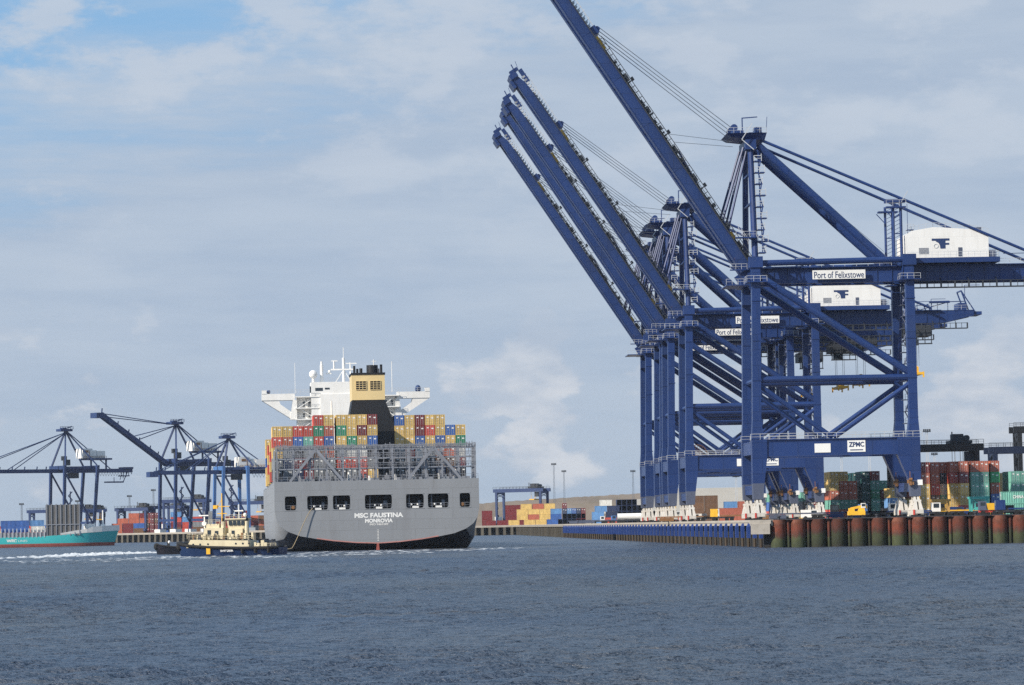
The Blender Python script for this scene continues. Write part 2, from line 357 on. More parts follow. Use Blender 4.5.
# ------------------------------------------------------------------ water
def build_water():
    x0, x1, y0, y1 = -132.0, 132.0, 92.0, 800.0
    ys = [y0]
    while ys[-1] < y1: ys.append(ys[-1] + (.26 if ys[-1] < 150 else .26 + (ys[-1] - 150) * .0013))
    ys[-1] = y1; xs = np.linspace(x0, x1, 640); nx = len(xs); ny = len(ys)
    dy = np.gradient(np.array(ys))[:, None]
    X, Y = np.meshgrid(xs, np.array(ys))
    Z = np.zeros_like(X); rng = np.random.RandomState(3)
    wind = math.radians(-75)
    for i in range(90):
        lam = 0.8 * (3.4 / .8) ** rng.rand(); a = wind + rng.normal() * .5
        if lam * 1.0 < 1.3 and abs(math.cos(a)) > .5: a = wind
        k = 2 * math.pi / lam; ph = rng.rand() * 6.283
        amp = .0088 * lam ** .7 * np.clip(lam / (dy * 2.6) - .4, 0, 1)
        arg = k * (X * math.cos(a) + Y * math.sin(a)) + ph + .6 * np.sin(X * .13 * rng.rand() + Y * .11 * rng.rand() + rng.rand() * 6)
        Z += amp * (np.sin(arg) + .25 * np.sin(2 * arg + 1.57))
    gust = .75 + .35 * np.sin(X * .05 + 1.3 * np.sin(Y * .031)) * np.sin(Y * .043 + .7)
    fade = np.clip(np.minimum.reduce([X - x0, x1 - X, Y - y0, (y1 - Y) * .08]) / 6, 0, 1)
    Z *= gust * fade
    vs = np.stack([X, Y, Z], -1).reshape(-1, 3)
    i = np.arange(nx * ny).reshape(ny, nx)
    q = np.stack([i[:-1, :-1], i[:-1, 1:], i[1:, 1:], i[1:, :-1]], -1).reshape(-1, 4)
    # the open water round the patch meets its level border
    BX, BY0, BY1 = 2600, -60, 3400
    ex = np.array([[-BX, BY0, 0], [BX, BY0, 0], [BX, BY1, 0], [-BX, BY1, 0]], float); b = len(vs)
    vs = np.vstack([vs, ex]); c = [i[0, 0], i[0, -1], i[-1, -1], i[-1, 0]]
    fr = np.array([[b, b + 1, c[1], c[0]], [b + 1, b + 2, c[2], c[1]], [b + 2, b + 3, c[3], c[2]], [b + 3, b, c[0], c[3]]])
    q = np.vstack([q, fr])
    me = bpy.data.meshes.new('water'); me.vertices.add(len(vs)); me.vertices.foreach_set('co', vs.ravel())
    me.loops.add(q.size); me.loops.foreach_set('vertex_index', q.ravel().astype(np.int32))
    me.polygons.add(len(q)); me.polygons.foreach_set('loop_start', np.arange(0, q.size, 4, dtype=np.int32))
    me.polygons.foreach_set('use_smooth', np.ones(len(q), dtype=bool))
    me.update(calc_edges=True); me.validate(); me.materials.append(water_m)
    o = bpy.data.objects.new('water', me); COL.objects.link(o); tag(o, kind='structure')
build_water()

# ------------------------------------------------------------------ land, quays
BD = Vector((-math.sin(R(2.3)), math.cos(R(2.3)), 0))     # along the long berth, away from the camera
BN = Vector((math.cos(R(2.3)), math.sin(R(2.3)), 0))      # landward
RAIL0 = Vector((at(757, 520, 660).x, 660, DECK))          # foot of the near crane's nearest waterside leg
EDGE0 = RAIL0 - BN * 3.6
def edge(Y, off=0):
    t = (Y - EDGE0.y) / BD.y; p = EDGE0 + BD * t + BN * off; return p
C0 = edge(606); E1 = edge(1780)
QR = Vector((gx(1024, 600) + 320, 590, 0))
LQ = lambda t: Vector((-260 + .6 * t, 1900 - .8 * t, 0))
land = [C0, E1, Vector((-60, 1790, 0)), LQ(250), LQ(-320), Vector((-2500, 3300, 0)), Vector((2500, 3300, 0)), Vector((2500, 585, 0)), QR]
mb = MB(); n = len(land)
mb.add([(p.x, p.y, DECK) for p in land], [tuple(range(n))[::-1]]); o = mb.build('ground', asphalt); tag(o, kind='structure')
# concrete apron strip on the berth
mb = MB(); a, b = edge(606), edge(1780); mb.add([(*p.xy, DECK + .004) for p in (a + Vector((0.3, .3, 0)), b, b + BN * 50, a + BN * 50)], [(0, 3, 2, 1)])
o = mb.build('quay_apron', concrete); tag(o, kind='structure')

def quay_wall(p0, p1, label, pile_step, pile_r, piles=True, nrm=None, cap_z=4.25, wallm=deck_shade, col_m=None, recess=2.2):
    """concrete capping beam over columns with a near-black wall behind, its colour standing in for shade"""
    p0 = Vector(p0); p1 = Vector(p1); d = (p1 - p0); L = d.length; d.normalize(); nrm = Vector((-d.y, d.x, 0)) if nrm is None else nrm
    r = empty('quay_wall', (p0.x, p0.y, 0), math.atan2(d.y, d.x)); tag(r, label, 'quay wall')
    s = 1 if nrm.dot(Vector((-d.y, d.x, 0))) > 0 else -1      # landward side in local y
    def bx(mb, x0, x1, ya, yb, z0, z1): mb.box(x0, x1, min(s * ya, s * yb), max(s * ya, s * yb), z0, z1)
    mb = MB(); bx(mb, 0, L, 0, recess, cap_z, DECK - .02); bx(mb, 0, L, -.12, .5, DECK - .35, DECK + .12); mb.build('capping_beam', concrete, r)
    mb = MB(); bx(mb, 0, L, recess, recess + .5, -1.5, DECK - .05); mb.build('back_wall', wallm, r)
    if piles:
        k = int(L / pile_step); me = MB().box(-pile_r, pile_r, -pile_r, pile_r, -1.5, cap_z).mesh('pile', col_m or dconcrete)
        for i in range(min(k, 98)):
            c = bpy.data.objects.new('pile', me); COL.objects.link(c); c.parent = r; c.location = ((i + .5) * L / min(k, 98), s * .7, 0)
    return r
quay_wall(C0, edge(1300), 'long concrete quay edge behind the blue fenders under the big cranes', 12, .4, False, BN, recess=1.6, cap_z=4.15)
quay_wall(edge(1300), E1, 'bare quay edge on columns beyond the last blue fender', 14, .5, True, BN, recess=3)
quay_wall(Vector((-60, 1790, 0)), E1, 'low quay on concrete columns below the stacked yellow containers', 4, .75, True, Vector((0, 1, 0)), recess=3)
quay_wall(LQ(-320), LQ(250), 'distant quay on concrete columns behind the teal ship and the tugs', 6, 1.0, True, Vector((.8, .6, 0)), recess=4)
# connecting wall behind the big ship
mb = MB(); p, q = LQ(250), Vector((-60, 1790, 0)); mb.add([(p.x, p.y, -1), (q.x, q.y, -1), (q.x, q.y, DECK), (p.x, p.y, DECK), (p.x + 1, p.y, -1), (q.x + 1, q.y, -1), (q.x + 1, q.y, DECK - .01), (p.x + 1, p.y, DECK - .01)], [(0, 1, 2, 3), (5, 4, 7, 6), (3, 2, 6, 7), (0, 3, 7, 4), (1, 5, 6, 2), (0, 4, 5, 1)])
tag(mb.build('quay_wall', dconcrete), 'short quay return wall hidden behind the container ship', 'quay wall')

# rusty tubular pile wall on the end face
d = (QR - C0); Lr = 185.0; d.normalize(); nr = Vector((-d.y, d.x, 0))
pw = empty('pile_wall', (C0.x, C0.y, 0), math.atan2(d.y, d.x)); tag(pw, 'rust red tubular steel pile wall with green weed at its foot', 'quay wall')
MB().box(-1.2, Lr, .9, 1.5, -1.5, DECK - .06).build('back_wall', deck_shade, pw)  # near-black sheet paints the shade in the gaps between piles
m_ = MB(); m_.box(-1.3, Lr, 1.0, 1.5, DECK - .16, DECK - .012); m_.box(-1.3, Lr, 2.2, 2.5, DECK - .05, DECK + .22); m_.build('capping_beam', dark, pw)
pile_me = MB().tube((0, 0, -1.5), (0, 0, DECK + .05), 1.42, n=28).mesh('pile', rust_pile)
slim_me = MB().tube((0, 0, -1.5), (0, 0, DECK - .1), .36, n=12).mesh('slim_pile', rust_pile)
for q_ in (pile_me, slim_me):
    for p in q_.polygons: p.use_smooth = True
    q_.set_sharp_from_angle(angle=R(40))
k = 0; x = 1.4
while x < Lr - 2 and k < 48:
    c = bpy.data.objects.new('pile', pile_me); COL.objects.link(c); c.parent = pw; c.location = (x, 1.05 + random.uniform(-.08, .08), 0)
    c2 = bpy.data.objects.new('slim_pile', slim_me); COL.objects.link(c2); c2.parent = pw; c2.location = (x + 1.86 + random.uniform(-.1, .1), .75, 0)
    x += 3.68; k += 1
# concrete corner block between the two quay faces
mb = MB(); mb.box(-3.6, -.2, -.9, 2.4, 2.6, 4.5); mb.box(-3.9, 0, -.6, 2.2, 4.5, DECK + .1); o = mb.build('corner_block', concrete); o.location = (C0.x, C0.y, 0); o.rotation_euler.z = math.atan2(d.y, d.x)
tag(o, 'pale concrete block at the corner of the two quay faces', 'concrete block')

# blue fenders
fr = empty('fender', (0, 0, 0)); 
m_ = MB(); m_.box(-.62, 0.05, -.5, .5, 1.75, 3.9); m_.add([(-.62, -.5, 3.9), (.05, -.5, 3.9), (.05, .5, 3.9), (-.62, .5, 3.9), (-.35, -.3, 4.6), (.05, -.3, 4.6), (.05, .3, 4.6), (-.35, .3, 4.6)], [(0, 1, 5, 4), (1, 2, 6, 5), (2, 3, 7, 6), (3, 0, 4, 7), (4, 5, 6, 7)]); m_.build('panel', fender_blue, fr)
m_ = MB(); m_.tube((-.32, -.3, -1.5), (-.32, -.3, 1.75), .3, n=8); m_.build('pile', timber, fr)
nf = 66
for i in range(nf):
    Y = 609 + (1296 - 609) * i / (nf - 1); o = fr if i == 0 else copy_tree(fr)
    o.location = (*edge(Y).xy, 0); o.rotation_euler.z = R(2.3)
    w = 'nearest to the quay corner' if i == 0 else ('farthest from the quay corner' if i == nf - 1 else nth(i + 1) + ' from the quay corner')
    tag(o, f'blue fender panel on brown piles, {w}', 'fender', 'blue fenders along the long quay')

# ------------------------------------------------------------------ embankment and shed
def ridge():
    mb = MB(); rng = random.Random(2); nx = 90; ny = 12; Y0 = 2380
    xa, xb = gx(428, 2500), gx(760, 2500); g = []
    for j in range(ny + 1):
        for i in range(nx + 1):
            u = i / nx; v = j / ny; x = xa + (xb - xa) * u
            top = 13.5 + 8.0 * min(1, u * 2.2) - 2 * max(0, u - .8) * 5; top *= min(1, u * 12 + .35) * 1.0
            prof = math.sin(min(1, v * 1.25) * math.pi / 2) if v < .8 else math.cos((v - .8) / .2 * math.pi / 2)
            z = DECK + top * prof + (rng.random() - .5) * (.9 if 0 < j < ny else 0) + .8 * math.sin(x * .05 + j) * prof
            g.append((x, Y0 + v * 190 + 14 * math.sin(x * .02), z if 0 < j < ny else DECK - .5))
    W = nx + 1
    mb.add(g, [(j * W + i, j * W + i + 1, (j + 1) * W + i + 1, (j + 1) * W + i) for j in range(ny) for i in range(nx)])
    o = mb.build('embankment', hillm); tag(o, kind='structure'); smooth(o, 60)
ridge()
def warehouse():
    Y = 1760; x0, x1 = gx(596, Y), gx(752, Y + 80)
    r = empty('warehouse', (x0, Y, DECK)); tag(r, 'long low pale warehouse with sheeted roof behind the big cranes', 'warehouse')
    W = x1 - x0
    MB().box(9, W, 0, 90, 0, 5.2).build('wall', shed, r)
    mb = MB(); H = 18.2; k = 15
    mb.add([(-1, -1, 5.2), (W + 1, -1, 5.2), (W + 1, 46, H), (44, 46, H), (-1, 92, 5.2), (W + 1, 92, 5.2)], [(0, 1, 2, 3), (0, 3, 4), (4, 3, 2, 5), (1, 5, 2), (0, 4, 5, 1)])
    for i in range(1, k):      # standing ribs
        t = i / k; z = 5.2 + (H - 5.2) * t; mb.bar((45 * t - 1, -1 + 47 * t, z + .25), (W + 1, -1 + 47 * t, z + .25), .8, .8)
    mb.build('roof', shed, r)
warehouse()

# ------------------------------------------------------------------ big container cranes
def big_crane(loc, ang, boom_deg, label, near=False, reel_x=22, trolley_x=56, L=70.5):
    r = empty('gantry_crane', loc, ang); tag(r, label, 'crane', 'blue container cranes with raised booms on the long quay')
    W = 18.0; XS, XT, XL = .3, 1.0, 31.9
    def part(mb, name, m=blue, p=r): return mb.build(name, m, p)
    # bogies
    for bx in (XS, XL):
        for by in (0, W):
            b = MB(); b.box(bx - .85, bx + .85, by - 4.6, by + 4.6, .75, 1.5)
            for q in (-3.3, -1.1, 1.1, 3.3): b.box(bx - .95, bx + .95, by + q - .9, by + q + .9, .5, 1.35)
            for q in (-2.2, 2.2):
                b.taper((bx - .55, by + q, 1.4), .8, 3.2, (bx - .4, by + q, 3.2), .45, 1.0); b.taper((bx + .55, by + q, 1.4), .8, 3.2, (bx + .4, by + q, 3.2), .45, 1.0)
                b.tube((bx - .8, by + q, 3.2), (bx + .8, by + q, 3.2), .3, n=9)
            b.taper((bx - .35, by, 2.4), .6, 5.6, (bx - .3, by, 4.3), .4, 1.6); b.taper((bx + .45, by, 2.4), .6, 5.6, (bx + .35, by, 4.3), .4, 1.6); b.tube((bx - .7, by, 3.9), (bx + .7, by, 3.9), .45, n=10)
            b.m = 1
            for q in (-3.9, -2.7, -1.7, -.5, .5, 1.7, 2.7, 3.9): b.tube((bx - .3, by + q, .42), (bx + .3, by + q, .42), .42, n=10)
            b.m = 2
            b.box(bx - 1.15, bx - .9, by - 4.7, by - 3.9, .5, 1.5); b.box(bx + .9, bx + 1.15, by - 2, by - 1.2, .6, 1.3)
            b.build('bogie', [bwhite, dark, redp], r)
    # lower legs, tapered, with grey feet
    for (bx, sg) in ((XS, 1), (XL, -1)):
        for by in (0, W):
            b = MB(); b.m = 1; b.taper((bx, by, 4.2), 2.0, 2.2, (bx + .1 * sg, by, 7.4), 2.3, 2.3); b.m = 0
            zz = [(7.4, 2.35, .1), (12.6, 3.0 if sg > 0 else 4.6, .45 if sg > 0 else -1.2), (16.1, 3.0 if sg > 0 else 4.6, .45 if sg > 0 else -1.2)]
            for (z0, w0, o0), (z1, w1, o1) in zip(zz, zz[1:]): b.taper((bx + (o0 if sg > 0 else (-o0 if z0 < 8 else o0)), by, z0), w0, 2.3, (bx + o1, by, z1), w1, 2.5)
            b.taper((bx + (.15 if sg > 0 else -.1), by, 16.2), 2.4, 2.5, (bx + (.1 if sg > 0 else 0), by, 20), 1.75, 2.0)
            tx = XT if sg > 0 else XL
            b.taper((bx + (.1 if sg > 0 else 0), by, 20), 1.75, 2.0, (tx, by, 51.6), 1.7, 1.8)
            for z in (12.4, 20, 28, 36, 44): 
                xx = bx + (tx - bx) * z / 51.6; 
                if z > 17: b.box(xx - .93, xx + .93, by - 1.06, by + 1.06, z - .12, z + .12)
            b.build('leg', [blue, blue_grey], r)
    # portal beams along x, sills along y
    for by in (0, W):
        b = MB(); b.box(2.2, 29.2, by - .95, by + .95, 12.7, 16.0); b.box(2.4, 29.6, by - 1.25, by + 1.25, 15.98, 16.12)
        part(b, 'portal_beam')
        b = MB(); b.rail((-1, by - 1.2, 16.1), (33.5, by - 1.2, 16.1), 1.15, 1.9, .09); part(b, 'handrail', railm)
    for bx in (XS, XL):
        b = MB(); b.box(bx - .7, bx + .7, 1.2, W - 1.2, 5.2, 7.0); part(b, 'sill_beam'); b = MB(); b.box(bx - .9, bx + .9, 1.2, W - 1.2, 13.2, 15.8); part(b, 'cross_beam')
        b = MB(); b.box((XT if bx < 5 else XL) - .8, (XT if bx < 5 else XL) + .8, .9, W - .9, 48.3, 50.6); part(b, 'cross_beam')
    # tubes and braces on both faces
    for by in (0, W):
        b = MB(); b.tube((.7, by, 28.1), (XL, by, 28.1), .68); part(b, 'tie_tube')
        b = MB(); b.tube((.6, by, 27.4), (15.6, by, 16.3), .50); part(b, 'brace')
        b = MB(); b.tube((XL, by, 27.2), (15.9, by, 16.3), .50); part(b, 'brace')
        b = MB(); b.tube((1.2, by, 49.2), (XL - .4, by, 29.0), .74); part(b, 'diagonal_tube')
        b = MB(); b.tube((XT, by, 51.5), (XL, by, 51.8), .62); part(b, 'top_tube')
        # leg heads with small railed platforms
        for tx in (XT, XL):
            b = MB(); b.box(tx - 1.35, tx + 1.35, by - 1.2, by + 1.2, 50.6, 52.8); b.box(tx - 2.0, tx + 2.0, by - 1.9, by + 1.9, 47.6, 47.8)
            b.m = 1; b.rail((tx - 2, by - 1.9, 47.8), (tx + 2, by - 1.9, 47.8), 1.1, 1.3); b.rail((tx - 2, by - 1.9, 47.8), (tx - 2, by + 1.9, 47.8), 1.1, 1.3)
            b.build('leg_head', [blue, railm], r)
    for z in (28.1, 51.5):
        b = MB(); b.tube((.8 if z < 40 else XT, 0, z), (.8 if z < 40 else XT, W, z), .55); b.tube((XL, 0, z), (XL, W, z), .55); part(b, 'cross_tube')
    b = MB(); b.tube((XL, 1, 29), (XL, 9, 47.5), .3); b.tube((XL, W - 1, 29), (XL, 9, 47.5), .3); part(b, 'brace')
    # girder
    g = MB()
    for y0 in (4.6, 11.6):
        g.box(-.8, 64, y0, y0 + 1.8, 47.7, 50.8); g.add([(64, y0, 47.7), (64, y0 + 1.8, 47.7), (64, y0 + 1.8, 50.8), (64, y0, 50.8), (72, y0, 49.4), (72, y0 + 1.8, 49.4), (72, y0 + 1.8, 50.8), (72, y0, 50.8)], [(0, 4, 7, 3), (1, 2, 6, 5), (3, 7, 6, 2), (0, 1, 5, 4), (4, 5, 6, 7)])
    for x in range(3, 72, 6): g.box(x, x + .6, 6.4, 11.6, 49.0, 50.2)
    gi = part(g, 'girder')
    b = MB()
    for x in range(2, 30, 3): b.box(x, x + .18, 4.45, 4.6, 47.9, 50.6)
    for x in range(33, 64, 3): b.box(x, x + .18, 4.45, 4.6, 47.9, 50.6)
    b.box(-.5, 63.8, 3.9, 4.6, 50.75, 50.9); part(b, 'stiffener', blue, gi)
    b = MB(); b.rail((33, 4.0, 50.85), (71, 4.0, 50.85), 1.1, 2.2); b.rail((3, 3.95, 50.85), (29, 3.95, 50.85), 1.1, 2.2); b.build('handrail', railm, gi)
    # service walkway hung under the back reach
    b = MB(); 
    for (x0, x1) in ((33.2, 70),):
        b.bar((x0, 3.2, 46.2), (x1, 3.2, 46.2), .25, .28); b.bar((x0, 3.2, 47.5), (x1, 3.2, 47.5), .12)
        n = int((x1 - x0) / 1.4)
        for i in range(n + 1):
            x = x0 + (x1 - x0) * i / n; b.bar((x, 3.2, 46.2), (x, 3.2, 47.6), .32 if i % 2 == 0 else .1)
            if i % 4 == 0: b.bar((x, 3.2, 47.5), (x, 4.7, 48.3), .12)
    part(b, 'walkway', dark)
    # back end of the girder: head, small mast and buffers
    b = MB(); b.box(69, 74, 5, 13, 49.6, 50.4); b.bar((71, 6, 50.4), (69.2, 6, 55.6), .3); b.bar((71, 12, 50.4), (69.2, 12, 55.6), .3); b.bar((69.2, 6, 55.6), (69.2, 12, 55.6), .3)
    b.bar((72.5, 6, 50.4), (69.2, 6, 55.6), .25); b.box(68.4, 70.4, 5.6, 12.4, 50.8, 52.6); b.bar((58, 5, 50.8), (66, 5, 52.9), .2); b.bar((66, 5, 52.9), (70, 6, 53), .2); b.bar((52, 5, 53.0), (66, 5, 53.1), .12); b.bar((58, 5, 50.8), (58, 5, 53), .12); b.bar((63, 5, 50.8), (63, 5, 53), .12)
    b.tube((70.6, 9, 50.4), (70.6, 9, 57.2), .08, n=5); b.bar((70.6, 9, 57.2), (74.4, 9, 57.2), .12); part(b, 'tail_frame')
    # trolley with cab and ropes to the spreader
    tx = trolley_x
    b = MB(); b.box(tx - 4, tx + 3, 5, 13, 44.6, 47.2); 
    for q in (-3.6, -1.2, 1.2, 2.8): b.bar((tx + q, 5, 42.6), (tx + q, 5, 47.3), .2)
    b.box(tx - 3.8, tx + 3, 4.8, 5.2, 42.5, 42.8); b.m = 1; b.box(tx - 3.2, tx - .6, 5.2, 8, 42.7, 44.7)
    b.build('trolley', [dark, glass], r)
    zs = 35.6
    b = MB()
    for qx in (-1.0, 1.0):
        for qy in (7.5, 10.5): b.tube((tx - 1 + qx, qy, zs + 1.8), (tx - 1 + qx, qy, 44.8), .05, n=5)
    part(b, 'hoist_rope', ropem)
    b = MB(); b.box(tx - 2.2, tx + .2, 3.0, 15.0, zs - .6, zs); b.box(tx - 1.8, tx - .2, 7, 11, zs, zs + 1.5); b.taper((tx - 1, 9, zs + 1.5), 1.3, 3, (tx - 1, 9, zs + 2.2), .6, 1)
    for qx in (-2.3, .3):
        for qy in (3.1, 14.9): b.box(tx + qx - .18, tx + qx + .18, qy - .2, qy + .2, zs - 1.3, zs + .1)
    part(b, 'spreader', yellow)
    # machinery house
    h = empty('machine_house', (1.5, 0, .45)); h.parent = r
    H0 = 51.75
    poly = [(30.4, H0), (47.2, H0), (47.2, 56.6), (43.5, 57.5), (36.0, 58.0), (31.6, 57.3), (30.4, 56.5)]
    fixn(MB().prism(poly, 3.0, 15).build('wall', white, h))
    b = MB(); b.box(29.6, 49.2, 1.6, 16.4, 50.7, 51.7); part(b, 'platform', blue, h)
    b = MB()
    for a_, c_ in zip(poly[2:], poly[3:]): b.rail((a_[0], 3.1, a_[1] - .1), (c_[0], 3.1, c_[1] - .1), 1.0, 1.2)
    b.rail((30.5, 1.7, 51.75), (49.0, 1.7, 51.75), 1.1, 1.2); b.rail((49.0, 1.7, 51.75), (49.0, 16, 51.75), 1.1, 1.4); b.build('handrail', railm, h)
    b = MB(); b.box(41.0, 41.8, 2.93, 3.0, 52.0, 53.8); b.build('door', blue_grey, h)
    b = MB(); b.box(44, 46.0, 4, 8, 56.8, 57.9); b.build('roof_vent', blue_grey, h)
    b = MB(); b.box(47.4, 48.6, 3, 6, 51.7, 53.2); b.build('switch_box', blue_grey, h)
    b = MB()
    for q in range(6): b.box(33.0, 35.0, 2.95, 2.99, 52.6 + q * .22, 52.7 + q * .22)
    b.build('louvre', blue_grey, h)
    # logo
    def lg(px, py): return (30.4 + (px - 165) / 6.85 / 5, 51.6 + (465 - py) / 6.85 / 5)
    b = MB(); polys = [[(345, 326), (468, 326), (468, 341), (345, 341)], [(374, 341), (412, 341), (412, 396), (404, 396), (401, 372), (392, 356), (374, 347)],
                       [(412, 341), (440, 341), (440, 396), (412, 396)], [(440, 357), (466, 357), (466, 370), (440, 370)]]
    for pl in polys:
        q = [lg(*p) for p in pl]; b.add([(x, 2.96, z) for x, z in q], [tuple(range(len(q)))])
    lo = b.build('logo', logo_blue, h)
    b = MB(); cx, cz = lg(374, 378)
    for i in range(12): 
        t = i * math.pi / 6; b.bar((cx + .42 * math.cos(t), 2.95, cz + .42 * math.sin(t)), (cx + .42 * math.cos(t + .5), 2.95, cz + .42 * math.sin(t + .5)), .05)
    b.build('emblem', railm, h)
    # name board
    b = MB(); b.box(12.9, 23.6, 3.55, 3.8, 48.35, 50.15); s_ = b.build('name_board', sign_white, r)
    text('lettering', 'Port of Felixstowe', 10.1, 1.35, logo_blue, s_, (18.25, 3.52, 49.2), bold=.005)
    # maker and number plates on the portal beam
    b = MB(); b.box(18.4, 22.0, -1.04, -.96, 13.3, 15.6); s_ = b.build('maker_plate', sign_white, r)
    text('lettering', 'ZPMC', 3.1, 1.0, logo_blue, s_, (20.2, -1.07, 14.8), bold=.03)
    b = MB(); b.box(18.9, 21.5, -1.07, -1.05, 13.6, 13.8); b.build('underline', logo_blue, s_)
    b = MB(); b.box(11.8, 15.0, -1.04, -.96, 13.3, 15.1); b.build('number_plate', sign_white, r)
    b = MB(); b.box(XL + .35, XL + 1.35, -1.3, -1.2, 6.4, 7.5); b.build('number_plate', sign_white, r)
    # cable drum on the waterside portal, brackets on the landside legs
    if reel_x:
        b = MB(); cx, cz, cy = reel_x, 17.6, 9
        for i in range(20):
            t = i * math.pi / 10; b.bar((cx + .3 * math.cos(t), cy, cz + .3 * math.sin(t)), (cx + 2.5 * math.cos(t), cy, cz + 2.5 * math.sin(t)), .09)
            b.bar((cx + 2.5 * math.cos(t), cy, cz + 2.5 * math.sin(t)), (cx + 2.5 * math.cos(t + .32), cy, cz + 2.5 * math.sin(t + .32)), .18)
        b.box(cx - .4, cx + .4, cy - .1, cy + 8.2, 15.6, 17.6); part(b, 'cable_reel', brownr)
    for by in (-1.3, W - 1.3):
        b = MB(); b.box(XL - 1.4, XL - .9, by - .5, by, 6.4, 7.6); b.tube((XL - 1.4, by - .5, 7.6), (XL - .8, by - .5, 7.6), .3, n=9); b.box(XL - 1.75, XL - 1.45, by - .5, by, 6.8, 7.5); b.box(XL - .9, XL - .45, by - .4, by, 6.5, 7.2)
        b.bar((XL - 1.2, by - .3, 8.0), (XL - 1.2, by - .3, 9.2), .12); part(b, 'brake_unit', orange)
    # stairs between the landside legs and beside the mast
    b = MB(); z = 16.5; k = 0
    while z < 46:
        b.box(XL - 1.0, XL + .6, 3 + 2 * (k % 2), 6 + 2 * (k % 2), z, z + .12); b.rail((XL - 1.0, 3, z), (XL + .6, 3, z), 1.1, .8); b.bar((XL - .8 + 1.0 * (k % 2), 4, z), (XL + .2 - 1.0 * (k % 2), 5, z + 2.4), .3, .12); z += 2.4; k += 1
    part(b, 'stair', blue_grey)
    AX = 1.1
    # mast: two posts, front rods, apex platform
    for y0, y1 in ((0.4, 4.5), (W - .4, W - 4.5)):
        b = MB(); b.tube((XT, y0, 52.2), (AX - .1, y1, 76.4), .66, .6); part(b, 'mast_post')
        b = MB(); b.tube((AX + 1.6, y1, 75.7), (28.4, y1 * .9 + .9, 51.6), .78); part(b, 'back_leg')
        b = MB(); b.tube((AX + 2.0, y1, 76.9), (61, y0 + (2 if y0 < 5 else -2), 51.2), .30); part(b, 'backstay')
    b = MB()
    for z, yy in ((58, 1.4), (64, 2.4), (70, 3.5)): b.tube((XT - (z - 52) * .01, yy, z), (XT - (z - 52) * .01, W - yy, z), .3)
    part(b, 'cross_tube')
    b = MB(); b.add([(-4.0, 4, 76.0), (2.8, 4, 75.2), (2.8, 14, 75.2), (-4.0, 14, 76.0), (-4.9, 3, 76.7), (3.2, 3, 76.7), (3.2, 15, 76.7), (-4.9, 15, 76.7)], [(0, 3, 2, 1), (4, 5, 6, 7), (0, 1, 5, 4), (1, 2, 6, 5), (2, 3, 7, 6), (3, 0, 4, 7)])
    b.box(-1.2, 1.0, 3.2, 14.8, 73.4, 75.4); b.box(-3.6, -1.4, 4, 14, 76.7, 77.4); b.box(.8, 2.2, 3.4, 7, 76.7, 77.9); b.box(0.2, 3.0, 9, 14, 76.7, 77.5)
    for y_ in (5, 7, 9, 11, 13): b.tube((-3.2, y_ - .15, 78), (-3.2, y_ + .15, 78), .75, n=10)
    b.bar((-1.2, 8, 77), (-1.2, 8, 80.4), .22); b.bar((-1.2, 8, 80.3), (1.9, 8, 80.5), .2); b.bar((3.2, 4, 77), (3.4, 4, 80), .1)
    b.m = 1; b.rail((-4.8, 3, 76.7), (3.1, 3, 76.7), 1.1, 1.2); b.bar((-2.0, 2.3, 75.3), (.2, 2.3, 78.6), .16); b.bar((-2.0, 2.3, 75.3), (.4, 2.3, 73.2), .16)
    b.v = [(v[0] + AX, v[1], v[2] + 1.5) for v in b.v]
    b.build('apex_platform', [blue, railm], r)
    # zigzag ladder cage beside the near post
    b = MB(); z = 53.5; k = 0
    while z < 74.5:
        x = XT + .6 - (z - 52) * .005; o_ = .55 if k % 2 else 0
        yv = .4 + (z - 52.2) / 23.4 * 4.1
        b.box(x, x + 1.5 + o_, yv - 1.4, yv + .6, z, z + .2); b.m = 1
        b.rail((x, yv - 1.4, z + .1), (x + 1.5 + o_, yv - 1.4, z + .1), 1.1, 1.0, .13); b.m = 0; b.bar((x + .9, yv - .6, z), (x + .9, yv - .6, z + 2.4), .2); b.bar((x + 1.4 - o_, yv - 1, z), (x + .7 + o_, yv - 1, z + 2.4), .22); b.m = 1; b.bar((x + 1.5 + o_, yv - 1.2, z), (x + 1.5 + o_, yv - 1.2, z + 1.6), .12); b.m = 0
        z += 2.35; k += 1
    b.box(-2.9, 1.2, -1, 1, 56.6, 56.8); b.m = 1; b.rail((-2.9, -1, 56.8), (1.2, -1, 56.8), 1.1, 1.2)
    b.build('ladder', [blue, railm], r)
    # tower that carries the backstays over the machine house
    b = MB(); 
    for y_ in (3.6, 14.4):
        b.tube((28.4, y_, 51.0), (28.4, y_, 63.4), .26, n=8); b.tube((29.9, y_, 51.0), (29.9, y_, 63.4), .3, n=8); b.bar((28.4, y_, 57), (29.9, y_, 57), .2); b.bar((28.4, y_, 60), (26.6, y_, 62), .15)
        z = 51.4
        while z < 63: b.bar((28.7, y_ - .1, z), (29.7, y_ - .1, z + .5), .09); z += .8
    b.bar((29.9, 3.6, 61), (29.9, 14.4, 61), .3); b.box(26.9, 30.9, 2.8, 4.6, 62.2, 62.5); b.box(26.9, 30.9, 13.4, 15.2, 62.2, 62.5); b.box(26.6, 30.8, 3.2, 4, 63.2, 64.0); b.box(31, 32.4, 3, 4.6, 57.6, 57.75); b.bar((31.2, 3.4, 51.2), (31.2, 3.4, 63), .09)
    b.m = 1; b.rail((26.9, 2.8, 62.5), (30.9, 2.8, 62.5), 1.3, 1.2); b.rail((31, 3, 57.7), (32.4, 3, 57.7), 1.1, .7); b.bar((30, 3, 63.4), (31.4, 3, 65.6), .14)
    b.v = [(v[0] + 1.2, v[1], v[2] + .3) for v in b.v]
    b.build('stay_tower', [blue, railm], r)
